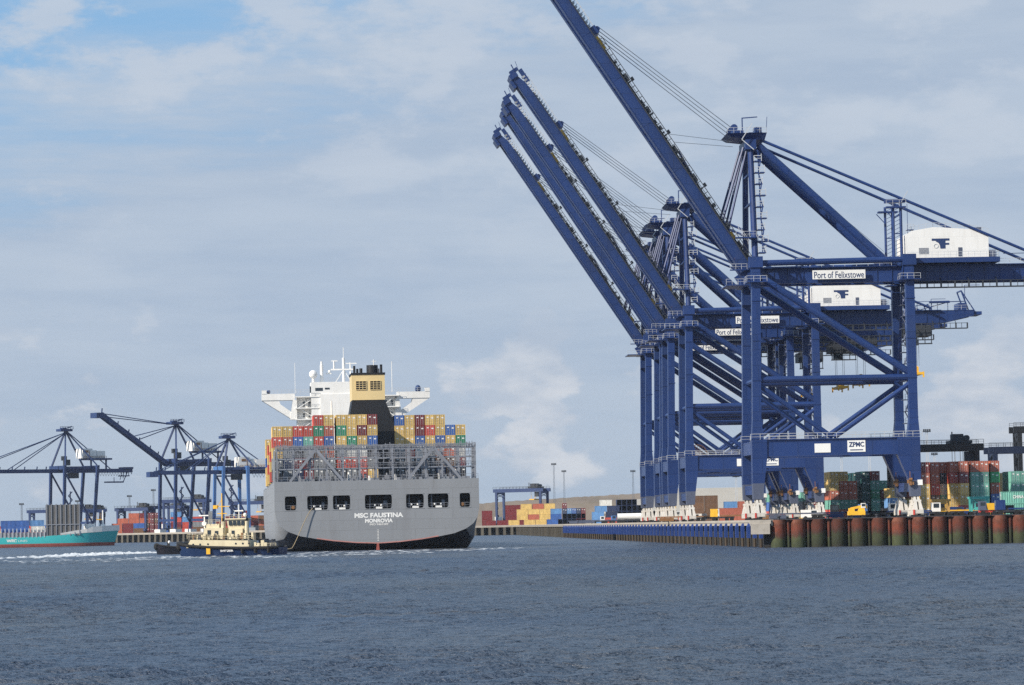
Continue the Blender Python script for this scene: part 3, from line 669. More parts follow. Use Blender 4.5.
    b = MB(); b.box(61, 66, 4, 5.5, 52.6, 53.0); b.bar((61.5, 4.5, 50.8), (61.5, 4.5, 52.8), .15); b.bar((65.5, 4.5, 50.8), (65.5, 4.5, 52.8), .15); part(b, 'stay_anchor')
    # raised boom
    a = R(boom_deg); dv = Vector((-math.cos(a), 0, math.sin(a))); nv = Vector((math.sin(a), 0, math.cos(a))); hg = Vector((.5, 0, 49.4))
    def B(t, n_, y): p = hg + dv * t + nv * n_; return (p.x, y, p.z)
    def bb(mb, t0, t1, n0, n1, y0, y1):
        mb.add([B(t0, n0, y0), B(t1, n0, y0), B(t1, n0, y1), B(t0, n0, y1), B(t0, n1, y0), B(t1, n1, y0), B(t1, n1, y1), B(t0, n1, y1)],
               [(0, 1, 2, 3), (7, 6, 5, 4), (4, 5, 1, 0), (5, 6, 2, 1), (6, 7, 3, 2), (7, 4, 0, 3)])
    b = MB()
    for y0 in (4.6, 9.6):
        bb(b, -1.2, L - 3, -1.02, 1.02, y0, y0 + 1.8); bb(b, -1.0, L - 1, -1.12, -1.0, y0 - .15, y0 + 2.0); bb(b, -1, L - 4, 1.0, 1.1, y0 - .12, y0 + 1.95)
        b.add([B(L - 3, -1.02, y0), B(L - 3, -1.02, y0 + 1.8), B(L - 3, 1.02, y0 + 1.8), B(L - 3, 1.02, y0), B(L, -1.3, y0), B(L, -1.3, y0 + 1.8), B(L, .2, y0 + 1.8), B(L, .2, y0)], [(0, 4, 7, 3), (1, 2, 6, 5), (3, 7, 6, 2), (0, 1, 5, 4), (4, 5, 6, 7)])
    t = 3
    while t < L: bb(b, t, t + .5, -.9, .6, 6.4, 9.6); t += 5.5
    bo = part(b, 'boom')
    b = MB(); t = 4
    while t < L - 4: bb(b, t, t + .1, -.95, .95, 4.57, 4.6); t += 11
    part(b, 'stiffener', blue, bo)
    # walkway, sheaves and clutter along the boom's back
    b = MB(); rn = random.Random(5)
    bb(b, 2, L - 6, 1.1, 1.25, 3.6, 4.5)
    t = 2
    while t < L - 18:
        b.bar(B(t, 1.2, 3.7), B(t, 2.3, 3.7), .14); t += 1.3
    b.bar(B(2, 2.3, 3.7), B(L - 18, 2.3, 3.7), .13); b.bar(B(2, 1.75, 3.7), B(L - 18, 1.75, 3.7), .1); b.bar(B(2, 1.75, 6.4), B(L - 18, 1.75, 6.4), .25)
    t = 3
    while t < L - 19:
        w = rn.uniform(.3, 1.8); bb(b, t, t + w, 1.1, 1.1 + rn.uniform(.4, 1.2), 4.5, 5.6); t += w + rn.uniform(.2, 1.5)
    for t in (20, 33, 46): b.bar(B(t, 1.2, 4.8), B(t + .3, 3.0, 4.8), .25); bb(b, t, t + .8, 2.6, 3.0, 4.4, 5.4)
    b.m = 1
    t = L - 15
    while t < L - 1: b.bar(B(t, 1.1, 5), B(t + .7, 2.2 + .5 * ((t * 7) % 1), 5), .16); bb(b, t, t + .5, 1.1, 1.8, 4.6, 6.4); t += .95
    b.bar(B(L - 16, 2.3, 5), B(L - 2, 2.5, 5), .12)
    b.build('walkway', [dark, railm], bo)
    b = MB(); bb(b, L - 17.0, L - 15.2, 1.0, 2.6, 4.8, 11)
    for y_ in (6, 8, 10): b.tube(B(L - 16.1, 2.7, y_ - .15), B(L - 16.1, 2.7, y_ + .15), .6, n=10)
    part(b, 'sheave_block', blue, bo)
    b = MB(); bb(b, L - 20.5, L - 17.5, 1.15, 1.8, 4.4, 5.0); bb(b, 8, 9.6, 1.15, 1.8, 4.4, 5.0); part(b, 'anchor_plate', yellow, bo)
    b = MB(); bb(b, L - .5, L + .8, -1.5, .5, 4.2, 13.8); bb(b, L - 2.6, L - .6, -2.1, -1.3, 5, 13); b.bar(B(L + 1, .4, 5), B(L + 2.8, .6, 5), .25); bb(b, L + .8, L + 1.6, -.8, 1.4, 5, 7)
    bb(b, L - 3.0, L + .6, 1.2, 2.2, 4.6, 5.4); b.bar(B(L, 1.2, 5), B(L + 2.9, 1.9, 5), .1); part(b, 'boom_tip', blue, bo)
    b = MB(); bb(b, -2.6, 1.6, -1.8, 2.6, 3.9, 4.5); bb(b, -2.6, 1.6, -1.8, 2.6, 13.5, 14.1); b.tube((hg.x, 3.4, hg.z), (hg.x, 14.6, hg.z), .9); b.m = 1
    b.rail((-4.6, 3.6, 47.6), (-1, 3.6, 47.6), 1.1, 1); b.rail(B(2, 3, 3.5), B(9, 3, 3.5), 1.2, 1.0); b.rail((-3.8, 3, 50.6), (-.4, 3, 50.6), 1.1, 1); b.m = 0; b.box(-4.6, -.4, 3.6, 14.4, 47.4, 47.6); b.box(-3.8, 0, 3, 4, 50.4, 50.6)
    b.build('hinge', [blue, railm], r)
    # folded forestays and luffing ropes
    JT = Vector((-4.6, 0, 59.6)); 
    for y_ in (5.2, 12.8):
        b = MB(); b.tube((AX - 1.4, y_, 75.5), (JT.x - .6, y_, JT.z), .26, n=6); b.tube((AX - .6, y_, 75.5), (JT.x + .6, y_, JT.z - 1.5), .26, n=6)
        b.tube((JT.x - .6, y_, JT.z), B(29, 2.2, y_), .26, n=6); b.tube((JT.x + .6, y_, JT.z - 1.5), B(27.5, 1.8, y_), .26, n=6); part(b, 'forestay')
    b = MB()
    for i, y_ in enumerate((6, 8, 10, 12)): b.tube((AX - 3.2, y_, 79.3 - .5 * i), B(L - 16.0, 3.2 - .3 * i, y_), .075, n=5)
    b.tube((AX - 3.6, 4.6, 76.6), B(33, 2.5, 4.6), .05, n=5); b.tube((AX - 3.6, 4.6, 75.6), B(31, 2.5, 4.6), .05, n=5); b.tube((2.6, 7, 76), (28, 7, 54), .04, n=5)
    part(b, 'luffing_rope', ropem)
    return r
specs = [(757, 660, 56.9, 'nearest and largest blue gantry crane, its raised boom cut by the top of the photo', True, None, 68),
         (683, 805, 56.6, 'second blue gantry crane behind the nearest one, its raised boom reaching highest of the rest', False, 21.7, 58.5),
         (666, 855, 56.8, 'third blue gantry crane from the front, its boom overlapping the boom behind it', False, 8, 52.5),
         (654.5, 880, 57.2, 'fourth blue gantry crane from the front, its boom half hidden by the third boom', False, None, 50.5),
         (644, 928, 56.8, 'farthest blue gantry crane of the raised-boom row, its boom the lowest left one', False, 15, 48)]
for px, Y, bd, lab, nr_, rx, tx_ in specs:
    p = EDGE0 + BN * 3.6 + BD * ((Y - 660) / BD.y); big_crane((p.x, p.y, DECK), R(2.3), bd, lab, nr_, rx, tx_, L=75 if nr_ else 73.5)

# ------------------------------------------------------------------ distant older cranes
def old_crane(loc, ang, label, m, boom_deg, boomL=44, zg=32, zt=57, G=19.5, W=16.5, back=30, backsplay=3.5, house=True, zh=None, lowm=None, ropeto=(12, 30)):
    r = empty('gantry_crane', loc, ang); tag(r, label, 'crane', 'smaller gantry cranes on the distant quay')
    lowm = lowm or m
    for y in (0, W):
        b = MB(); b.taper((0, y, 0), 1.5, 1.5, (1.2, y, zg + 2), 1.5, 1.5); b.build('leg', lowm, r)
        b = MB(); b.taper((G, y, 0), 1.4, 1.4, (G + backsplay, y, zg + 2), 1.6, 1.6); b.build('leg', lowm, r)
        b = MB(); b.bar((1.2, y, zg - 2), (G + .4, y, 5), .8); b.build('brace', m, r)
        b = MB(); b.bar((1.4, y, zg + 1), (6.5, W / 2, zt), .9); b.bar((6.5, W / 2, zt), (G + 3, y, zg + 2), .8); b.build('mast_post', m, r)
        b = MB(); b.box(-1.5, 2.5, y - 3, y + 3, 0, 1.8); b.box(G - 1.5, G + 2.5, y - 3, y + 3, 0, 1.8); b.build('bogie', white, r)
    for x in (0.9, G + backsplay - .3):
        b = MB(); b.box(x - .6, x + .8, 0, W, zg - .3, zg + 1.9); b.build('cross_beam', lowm, r)
    b = MB(); b.box(-.6, .8, 0, W, 6, 7.4); b.build('sill_beam', m, r); b = MB(); b.box(G, G + 1.4, 0, W, 6, 7.4); b.build('sill_beam', m, r)
    for y_ in (1.4, W - 2.4): b = MB(); b.box(1, G + 3, y_, y_ + 1, zg, zg + 1.4); b.build('portal_beam', m, r)
    y0 = W / 2 - 2.6; b = MB(); b.box(0, G + back, y0, y0 + 5.2, zg - 2.2, zg); 
    b.box(G + back - 6, G + back, y0 - 1, y0 + 6, zg - .2, zg + .9); b.box(G + back - 7, G + back - 2, y0, y0 + 5, zg - 4.5, zg - 3.9)
    for q in range(5): b.bar((G + back - 8 + q * 2, y0 + 1, zg - 6.5 + q * .8), (G + back - 6 + q * 1.2, y0 + 1, zg), .3)
    b.box(G + back - 17, G + back - 6, y0, y0 + 4, zg - 8.2, zg - 7.4); b.bar((G + back - 6, y0 + 1, zg - 8), (G + back - 3, y0 + 1, zg - 2), .4); b.bar((G + back - 12, y0 + 1, zg - 8), (G + back - 12, y0 + 1, zg - 5), .3)
    b.build('girder', m, r)
    b = MB(); x = G + 4
    while x < G + back - 8: b.bar((x, y0, zg - 2.2), (x + .9, y0, zg - 4.3), .12); b.bar((x + .9, y0, zg - 4.3), (x + 1.8, y0, zg - 2.2), .12); x += 1.8
    b.build('festoon_cable', dark, r)
    a = R(boom_deg); dv = Vector((-math.cos(a), 0, math.sin(a)))
    H = Vector((0, 0, zg - 1.1)); T = H + dv * boomL
    b = MB()
    for yy in (y0 + .2, y0 + 3.8): b.bar((H.x, yy, H.z), (T.x, yy, T.z), 1.2, 2.1)
    t = 3
    while t < boomL: p = H + dv * t; b.bar((p.x, y0 + .2, p.z), (p.x, y0 + 4.6, p.z), .5); t += 4
    for t in (8, 14, 22, 30, 38):
        if t < boomL: p = H + dv * t; b.bar((p.x, y0, p.z + 1), (p.x + .3, y0, p.z + 2.6), .5)
    bo = b.build('boom', m, r)
    b = MB(); b.box(T.x - 3.6, T.x + 1.0, y0 - 1, y0 + 6, T.z - 2.2, T.z + .6); b.bar((T.x, y0, T.z), (T.x + .4, y0, T.z + 3.0), .5); b.build('boom_tip', m, bo)
    b = MB(); top = Vector((6.5, W / 2, zt))
    for f_, o_ in ((.45, .8), (.52, 1.2), (.9, .8), (.97, 1.2)):
        p = H + dv * boomL * f_; b.tube((top.x, y0 + 1, top.z - 1), (p.x, y0 + 1, p.z + 1), .26, n=6)
    b.tube((top.x, y0, top.z - 1), (G + back * .5, y0, zg), .3, n=6)
    b.build('stay', m, r)
    b = MB(); b.box(2.0, 9.6, W / 2 - 3, W / 2 + 3, zt - .6, zt + .8); b.bar((3, W / 2, zt), (10.8, W / 2, zt + 2.4), .5); b.box(4, 6, W / 2 - 2, W / 2 + 2, zt + .8, zt + 1.6)
    b.rail((1.5, W / 2 - 3, zt + .6), (10, W / 2 - 3, zt + .6), 1.5, 1.6, .2); b.build('apex_platform', m, r)
    if house:
        zh_ = zh or zg + 6.2
        b = MB(); b.box(G - 1, G + 15, W / 2 - 5, W / 2 + 5, zh_ - 1, zh_); b.bar((G + 2, W / 2 - 3, zg), (G + 2, W / 2 - 3, zh_), .8); b.bar((G + 12, W / 2 - 3, zg), (G + 12, W / 2 - 3, zh_), .8); b.build('platform', m, r)
        G -= 3.5; b = MB(); b.box(G - .5, G + 6, W / 2 - 4, W / 2 + 4, zh_, zh_ + 5.6); b.box(G + 6.3, G + 9, W / 2 - 3.6, W / 2 + 4, zh_, zh_ + 4.6); b.box(G + 9.2, G + 14.4, W / 2 - 4, W / 2 + 4, zh_, zh_ + 4.2)
        b.m = 1; b.box(G + 1, G + 3.4, W / 2 - 4.1, W / 2 - 4, zh_ + 3.2, zh_ + 4.6); b.box(G + 3.9, G + 4.3, W / 2 - 4.1, W / 2 - 4, zh_ + .3, zh_ + 4.6)
        b.rail((G, W / 2 - 4.4, zh_), (G + 15, W / 2 - 4.4, zh_), 1.2, 1.5, .15); b.build('machine_house', [white, orange], r); G += 3.5
    # driver's cab and lift zigzag
    b = MB(); b.box(8, 13, y0 - 1, y0 + 4, zg - 5.4, zg - 2.3); b.build('cab', dark, r)
    b = MB(); b.box(2.8, 6, 2, 5, zg + 2, zg + 5.4); b.box(3.2, 5.4, 4.9, 8, zg + 5, zg + 7.5); b.build('electrical_house', dark, r)
    b = MB(); z = 8; k = 0
    while z < 24: b.bar((5 + 2.5 * (k % 2), 3, z), (7.5 - 2.5 * (k % 2), 3, z + 2.4), .5); z += 2.4; k += 1
    b.tube((6.2, 3, 2), (6.2, 3, 25), .3, n=6); b.build('stair', far_blue, r)
    return r
AO = math.atan2(.6, .8)      # landward axis of the old quay
# local y points away from the camera along the quay
def lqp(t, off=3.5): p = LQ(t) + Vector((.8, .6, 0)) * off; return (p.x, p.y, DECK)
def lq_for(px):
    best = min((abs(512 + F * (LQ(t).x + 2.8) / (LQ(t).y + 2) - 3.8 - px), t) for t in range(-200, 400)); return best[1]
t_ = lq_for(57); old_crane(lqp(t_), AO, 'dark blue gantry crane with lowered boom above the teal ship at far left', far_blue, 0.0, 62, zg=38, zt=60.5)
t_ = lq_for(168); old_crane(lqp(t_), AO, 'dark blue gantry crane with half raised boom behind the tugs', far_blue, 33.5, 50, zg=38.5, zt=60, G=19.5)
t_ = lq_for(215); old_crane(lqp(t_), AO + R(-14), 'pale blue gantry crane with lowered boom half hidden by the container ship', far_blue, 0.0, 35, zg=33, zt=50.5, G=15, W=15, lowm=light_blue, zh=34.2, backsplay=-.2)

# ------------------------------------------------------------------ yard gantries
def rtg(loc, ang, label, span=24, h=19.5, wb=9, m=far_blue, house=True, scale_m=1.0, name='yard_gantry'):
    r = empty(name, loc, ang); tag(r, label, 'yard crane', 'wheeled yard cranes over the container stacks')
    for x in (0, span):
        for y in (0, wb):
            b = MB(); b.taper((x, y, 1.6), 1.1, 1.0, (x, y, h), 1.3, 1.1); b.build('leg', m, r)
        b = MB(); b.box(x - .7, x + .7, -2, wb + 2, 1.3, 2.5); b.build('sill_beam', m, r)
        for y in (-1.2, wb + 1.2):
            b = MB(); b.tube((x - .35, y, .8), (x + .35, y, .8), .8, n=14); b.build('wheel', rubber, r)
        b = MB(); b.bar((x, 0, h - 3), (x, wb, h - .8), .3); b.bar((x, wb, h - 3), (x, 0, h - .8), .3); b.box(x - .4, x + .4, 0, wb, h - 1, h); b.build('brace', m, r)
    for y in (0, wb):
        b = MB(); b.box(-1.8, span + 1.8, y - .6, y + .6, h, h + 1.9); b.m = 1; b.rail((-1.8, y - .7, h + 1.9), (span + 1.8, y - .7, h + 1.9), 1.1, 2, .1); b.build('top_beam', [m, dark], r)
    b = MB(); tx = span * .82; b.box(tx - 3, tx + 3, .4, wb - .4, h + 2, h + 2.8); b.box(tx - 2, tx + .8, 1.6, wb - 2, h + 2.8, h + 4.6); b.tube((tx + 1.8, 2, h + 3.5), (tx + 1.8, wb - 2, h + 3.5), .8, n=10); b.bar((tx - 2.4, 1, h + 2), (tx - 2.4, 1, h + 5.2), .3)
    b.box(tx + 1, tx + 3.4, .6, 3, h - 2.8, h - .2); b.build('trolley', dark, r)
    b = MB(); b.box(tx - 2, tx + 1, 0, wb, h - 4.6, h - 4); 
    for q in (-1.6, .6): b.bar((tx + q, 2, h - 4), (tx + q, 2, h + 2), .12); b.bar((tx + q, wb - 2, h - 4), (tx + q, wb - 2, h + 2), .12)
    b.build('spreader', yellow, r)
    b = MB(); b.box(-1.9, -.7, 1.5, wb - 1.5, 2.5, 5.0); b.m = 1; b.box(-1.7, -.9, 2, 5, 5, 6); b.build('engine_box', [white, m], r)
    b = MB(); z = 2.6; k = 0
    while z < h - 1: b.bar((-.8, 1 + 3 * (k % 2), z), (-.8, 4 - 3 * (k % 2), z + 2.4), .35, .15); z += 2.4; k += 1
    b.build('stair', dark, r)
    return r
def G(px, Y): return (gx(px, Y), Y, DECK)
rtg(G(497, 1860), R(-24), 'blue yard crane straddling the yellow containers right of the big ship', 27, 18.6, 10)
rtg(G(895, 890), R(1), 'dark yard crane whose beam runs right of the near crane behind red stacks', 22.6, 17.6, 9, m=black)
rtg(G(997, 940), R(1), 'yard crane leg and beam just left of the right edge of the photo', 23, 17.6, 9, m=mat('dark_crane_blue', (.012, .02, .05), .5))
rtg(G(1022, 985), R(1), 'tall dark yard crane cut by the right edge of the photo', 23, 24.5, 8, m=black)
rtg(G(30, 2010), R(-8), 'far yard crane behind the teal ship at the left edge', 44, 13.5, 9)
rtg(G(88, 1990), R(12), 'small far yard crane right behind the teal ship bow', 9, 13, 9)
rtg(G(118, 1930), R(-20), 'far yard crane over the red containers right of the teal ship', 18, 13, 9)
rtg(G(148, 1950), R(-20), 'far yard crane between the red containers and the half raised crane', 22, 14, 9)
rtg(G(164, 1900), R(-12), 'far yard crane with a white engine box behind the half raised crane', 24, 17, 9)
rtg(G(232, 1880), R(-12), 'far yard crane seen through the legs of the pale blue crane', 20, 15, 9)

# ------------------------------------------------------------------ light masts
def light_mast(px, ytop, Y, label, w=1.1):
    base = G(px, Y); top = at(px, ytop, Y).z - DECK
    r = empty('light_mast', base); tag(r, label, 'light mast', 'tall light masts in the port')
    b = MB(); n = int(top / 2.4)
    for sx in (-1, 1):
        for sy in (-1, 1): b.bar((sx * w / 2, sy * w / 2, 0), (sx * w / 3.4, sy * w / 3.4, top), .16)
    for i in range(n):
        z0, z1 = top * i / n, top * (i + 1) / n; k = w / 2 * (1 - .4 * i / n); s = 1 if i % 2 else -1
        b.bar((-k * s, -k, z0), (k * s, -k, z1), .1); b.bar((-k, -k, z1), (k, -k, z1), .1)
    b.build('lattice', railm if Y < 1700 else ropem, r)
    b = MB(); b.box(-1.6, 1.6, -.8, .8, top, top + .3)
    for x in (-1.5, -.7, .1, .9): b.box(x, x + .6, -.9, -.4, top + .3, top + 1.2)
    b.build('lamp_head', dark, r)
for a in [(555, 465, 2050, 'taller of the two light masts right of the big ship'), (565, 472, 2150, 'shorter of the two light masts right of the big ship'),
          (634, 472, 2000, 'light mast just left of the farthest big crane'), (737, 477, 1500, 'light mast left of the near crane leg, above the warehouse roof'),
          (843, 457, 1500, 'light mast above the yellow and red containers under the near crane'), (871, 452, 1400, 'light mast above the dark teal containers under the near crane'),
          (929, 432, 1350, 'light mast just right of the near crane portal'), (936, 455, 1600, 'shorter light mast right of the near crane portal'),
          (78, 502, 2150, 'small light mast above the teal ship'), (22, 505, 2150, 'small light mast near the left edge'), (130, 497, 2100, 'small light mast above the far red containers'), (154, 491, 2100, 'taller small light mast left of the half raised crane')]:
    light_mast(*a)

# ------------------------------------------------------------------ containers
CM = {}
def cont_meshes(L, h, c):
    k = (L, h, c)
    if k in CM: return CM[k]
    w = 2.44; m = cmat(c); b = MB()
    # corner posts and rails
    for x in (-w / 2, w / 2 - .16):
        for y in (0, L - .16): b.box(x, x + .16, y, y + .16, 0, h)
        b.box(x + .002, x + .158, .16, L - .16, 0, .16); b.box(x + .002, x + .158, .16, L - .16, h - .12, h)
    b.box(-w / 2 + .16, w / 2 - .16, 0.01, .14, h - .12, h); b.box(-w / 2 + .16, w / 2 - .16, 0.01, .14, 0, .16)
    b.box(-w / 2 + .16, w / 2 - .16, L - .14, L - .01, h - .12, h); b.box(-w / 2 + .16, w / 2 - .16, L - .14, L - .01, 0, .16)
    b.box(-w / 2 + .14, w / 2 - .14, .1, L - .1, h - .1, h - .03)
    # corrugated sides
    for s in (-1, 1):
        n = int((L - .32) / .56); step = (L - .32) / n; pts = []
        for i in range(n):
            y = .16 + i * step; pts += [(y, .02), (y + step * .36, .02), (y + step * .5, .09), (y + step * .86, .09)]
        pts.append((L - .16, .02))
        vs = [(s * (w / 2 - d), y, z) for y, d in pts for z in (.16, h - .12)]
        fs = [(2 * i, 2 * i + 1, 2 * i + 3, 2 * i + 2) if s < 0 else (2 * i, 2 * i + 2, 2 * i + 3, 2 * i + 1) for i in range(len(pts) - 1)]
        b.add(vs, fs)
    b.box(-w / 2 + .16, w / 2 - .16, L - .1, L - .06, .16, h - .12); b.box(-w / 2 + .1, w / 2 - .1, .1, L - .1, .05, .12)
    body = b.mesh('container_shell', m)
    d = MB()
    for s in (-1, 1):
        x0, x1 = (-w / 2 + .17, -.02) if s < 0 else (.02, w / 2 - .17); d.box(x0, x1, .04, .09, .17, h - .13)
        for i in range(3): z = .35 + i * (h - .6) / 3; d.box(x0 + .08, x1 - .08, .015, .04, z, z + (h - .6) / 3 - .22)
        d.m = 1
        for x in (x0 + .22, x1 - .22): d.bar((x, .0, .1), (x, .0, h - .1), .05)
        d.m = 2; d.box(x0 + .35, x0 + .9, -.005, .012, h * .62, h * .74) if s > 0 else d.box(x0 + .3, x0 + .7, -.005, .012, h * .70, h * .80); d.m = 0
    door = d.mesh('door', [m, railm, white])
    CM[k] = (body, door); return CM[k]
QUEUE = []; SPILLED = {'behind the yellow block', 'red stacks behind the tugs', 'stacks at the left edge'}
def container(px_or_x, Y, z, c, label, group, L=12.19, h=2.59, side=False, parent=None, rz=0.0, world=None, door=True, now=False):
    if world is None: world = (gx(px_or_x, Y), Y, z)
    ry = rz - (math.pi / 2 if side else 0)
    q = (world[1] + (1e5 if label.split(', ')[-1] in SPILLED else 0) - (1e4 if now else 0), c, label, group, L, h, tuple(world), ry, door)
    if now: return place_container(*q[1:])
    QUEUE.append(q)
def place_container(c, label, group, L, h, world, ry, door):
    body, dr = cont_meshes(L, h, c)
    r = bpy.data.objects.new('shipping_container', body); COL.objects.link(r)
    r.location = world; r.rotation_euler = (0, 0, ry); tag(r, label, 'container', group)
    if door:
        q = bpy.data.objects.new('door', dr); COL.objects.link(q); q.parent = r
    return r
TIER = lambda i, n: 'lowest' if i == 0 else ('topmost' if i == n - 1 else nth(i + 1) + ' from the bottom')
def columns(block, group, Y, cols, h, L=12.19, rz=R(2.3)):
    """cols: (px of left edge, colours bottom to top, extra depth)"""
    cols = sorted(cols, key=lambda c: c[0]); cnt = {}
    for ci, (px, cs, dy) in enumerate(cols):
        y = Y + dy; x = gx(px, y) + 1.24
        for ti, c in enumerate(cs):
            container(None, y, 0, c, f'{c} container, {TIER(ti, len(cs))}, {nth(ci + 1)} stack from the left {block}', group,
                      L=L, h=h, world=(x, y, DECK + ti * (h + .02)), rz=rz)
T_, R_, Y_, DT, DR, OR, B_, N_, G_, W_ = 'teal', 'red', 'yellow', 'dark teal', 'dark red', 'orange red', 'blue', 'navy', 'green', 'white'
columns('under the near crane', 'container stacks under the near crane portal', 915,
    [(771, [R_, B_, T_], 40), (786, [R_, T_, 'grey'], 60), (803, [Y_, 'grey', T_], 30), (812.5, [R_, DR, T_], 20),
     (823, [DR, 'grey', DR, T_], 14), (831, [R_, T_, OR, Y_, Y_], 0), (840, [OR, T_, OR, OR, Y_], 2), (849, [B_, 'teal', OR, 'orange red'], 4),
     (853.5, [G_, DT, 'dark', DT, DT], 30), (862.5, ['dark', DT, DT, DT, DT], 6), (872, [T_, T_, G_, T_, DR], 4), (881, [R_, DT, DR, T_], 10),
     (891.5, ['light blue', 'light blue', Y_], -40), (899, [B_, DR, 'dark', DR], 10), (908.5, [W_, Y_, OR, DR], 6)], 2.59)
columns('at the right edge', 'container stacks right of the near crane', 880,
    [(921.5, [Y_, Y_, Y_, OR, DR], 0), (931.5, [Y_, 'brown', R_, OR, OR], 3), (941, ['white', T_, W_, 'dark', OR], 5), (950.5, [Y_, Y_, Y_, R_, OR], 0), (960.5, [R_, Y_, Y_, DR, OR], -3),  # the one 'dark' container paints a shadowed recess in the stack
     (971.5, ['grey', T_, T_, T_, OR], 0), (980.8, [T_, T_, T_, T_, OR], 0), (991.5, ['grey', B_, OR, 'bright green', OR], 2), (1001.5, ['grey', Y_, Y_, Y_], 30),
     (1012, [T_, T_, T_, T_], 0), (1021.5, [T_, B_, T_, T_], 0)], 2.9)
container(1001, 800, 0, T_, 'teal container with white marks lying side-on in front of the right edge block', 'container stacks right of the near crane', side=True, h=2.9, world=(gx(1001, 820), 820, DECK + 0))
c_ = container(None, 0, 0, T_, 'teal container side-on near the right edge, resting on the one below', 'container stacks right of the near crane', side=True, h=2.9, world=(gx(1001, 820), 820, DECK + 2.92), now=True)
text('lettering', 'CHINA SHIPPING', 6.4, .8, white, c_, (1.26, 6.1, 1.6), xdir=(0, 1, 0), bold=.02)

def side_rows(block, group, Y, rows, h=2.9):
    """side-on containers: (px left, tier, colour, kind)"""
    n = {}
    rows = sorted(rows, key=lambda r: (r[1], r[0]))
    tw = {0: 'bottom', 1: 'second', 2: 'third', 3: 'fourth', 4: 'fifth', 5: 'sixth'}
    for px, t, c, kind in rows:
        n[t] = n.get(t, 0) + 1
        L = {'s20': 6.06, 's40': 12.19, 'end': 12.19}[kind]
        y = Y; x = gx(px, y)
        lab = f'{c} container, {nth(n[t])} from the left, {tw[t]} tier, {block}'
        if kind == 'end': container(None, y, 0, c, lab, group, L=L, h=h, world=(x + 1.22, y - 1.2, DECK + t * (h + .02)), door=False)
        else: container(None, y, 0, c, lab, group, L=L, h=h, side=True, world=(x, y, DECK + t * (h + .02)), door=False)
LB = 'light blue'
side_rows('far yellow block', 'far containers right of the big ship', 1830,
    [(508.5, 0, Y_, 's20'), (524, 0, Y_, 's20'), (535.5, 0, Y_, 's20'), (547, 0, B_, 's20'), (558.2, 0, N_, 'end'), (562.8, 0, N_, 'end'), (567.4, 0, N_, 'end'), (572, 0, N_, 'end'), (576.6, 0, 'dark red', 'end'), (581.4, 0, 'dark red', 'end'),
     (517, 1, Y_, 's20'), (528.3, 1, OR, 's20'), (539.5, 1, Y_, 's20'), (550.8, 1, B_, 's20'), (562.8, 1, N_, 'end'), (567.4, 1, N_, 'end'), (572, 1, N_, 'end'), (576.6, 1, N_, 'end'), (581.4, 1, 'dark red', 'end'),
     (517, 2, Y_, 's20'), (528.3, 2, Y_, 's20'), (539.5, 2, Y_, 's20'), (551, 2, LB, 's20'), (562.8, 2, N_, 'end'), (567.4, 2, LB, 'end'), (572, 2, B_, 'end'), (576.6, 2, N_, 'end'), (581.4, 2, 'dark red', 'end'),
     (521, 3, Y_, 's20'), (533, 3, OR, 's20'), (544.5, 3, Y_, 's20'), (562.8, 3, DR, 'end'),
     (497, 0, DR, 's20'), (485, 0, DR, 's20')])
side_rows('behind the yellow block', 'far containers behind the yellow block', 1905,
    [(505, i, DR, 's40') for i in range(4)] + [(527, i, 'brown', 's40') for i in range(4)] + [(482, i, DR, 's20') for i in range(3)])
side_rows('navy block beside the farthest crane', 'far navy containers left of the crane legs', 1640,
    [(592, 0, LB, 's20'), (592, 1, LB, 's20'), (600, 3, 'white', 's20'), (595, 2, LB, 's20'), (604.5, 0, R_, 's20'), (606, 1, N_, 's20'), (607.5, 2, N_, 's20')] +
    [(617 + 5.1 * k, t, N_, 'end') for k in range(4) for t in range(4)] + [(638 + 5.1 * k, t, N_, 'end') for k in range(4) for t in range(2 if k else 3)])
side_rows('brown block right of the second crane', 'brown containers between the second and near cranes', 1500,
    [(691 + 13.8 * k, t, 'brown', 's20') for k in range(2) for t in range(4)] + [(719, 0, OR, 's40'), (719, 1, OR, 's40'), (724, 2, LB, 's20'), (738, 2, OR, 's20'), (747, 0, R_, 's40'), (747, 1, R_, 's20'), (663, 0, Y_, 's20'), (663, 1, Y_, 's20'), (663, 2, Y_, 's20'), (663, 3, R_, 's20')])
side_rows('far left block', 'far containers behind the teal ship', 1925,
    [(112, 0, OR, 's20'), (112, 1, OR, 's20'), (118, 2, OR, 's20'), (123, 0, DR, 's20'), (123, 1, DR, 's20'), (134, 0, 'brown', 's20'), (134, 1, B_, 's20'), (129, 2, OR, 's20'), (140, 2, OR, 's20'), (129, 3, OR, 's20'), (140, 3, 'dark red', 's20')] +
    [(145 + 5 * k, t, random.choice([DR, DR, R_, 'brown']), 'end') for k in range(4) for t in range(4 if k < 3 else 3)] + [(108, 0, 'white', 's20'), (165, 0, B_, 's20'), (165, 1, B_, 's20'), (176, 0, B_, 's20'), (176, 1, B_, 's20')])
side_rows('red stacks behind the tugs', 'far containers behind the tugs', 1890,
    [(171 + 11 * k, t, random.choice([OR, 'brown', LB, 'dark red', R_, 'grey']), 's20') for k in range(9) for t in range(3 if k % 3 else 4)])
side_rows('stacks at the left edge', 'far containers at the left edge', 1960, [(-6 + 11 * k, t, random.choice([OR, R_, B_, Y_]), 's20') for k in range(5) for t in range(2)])

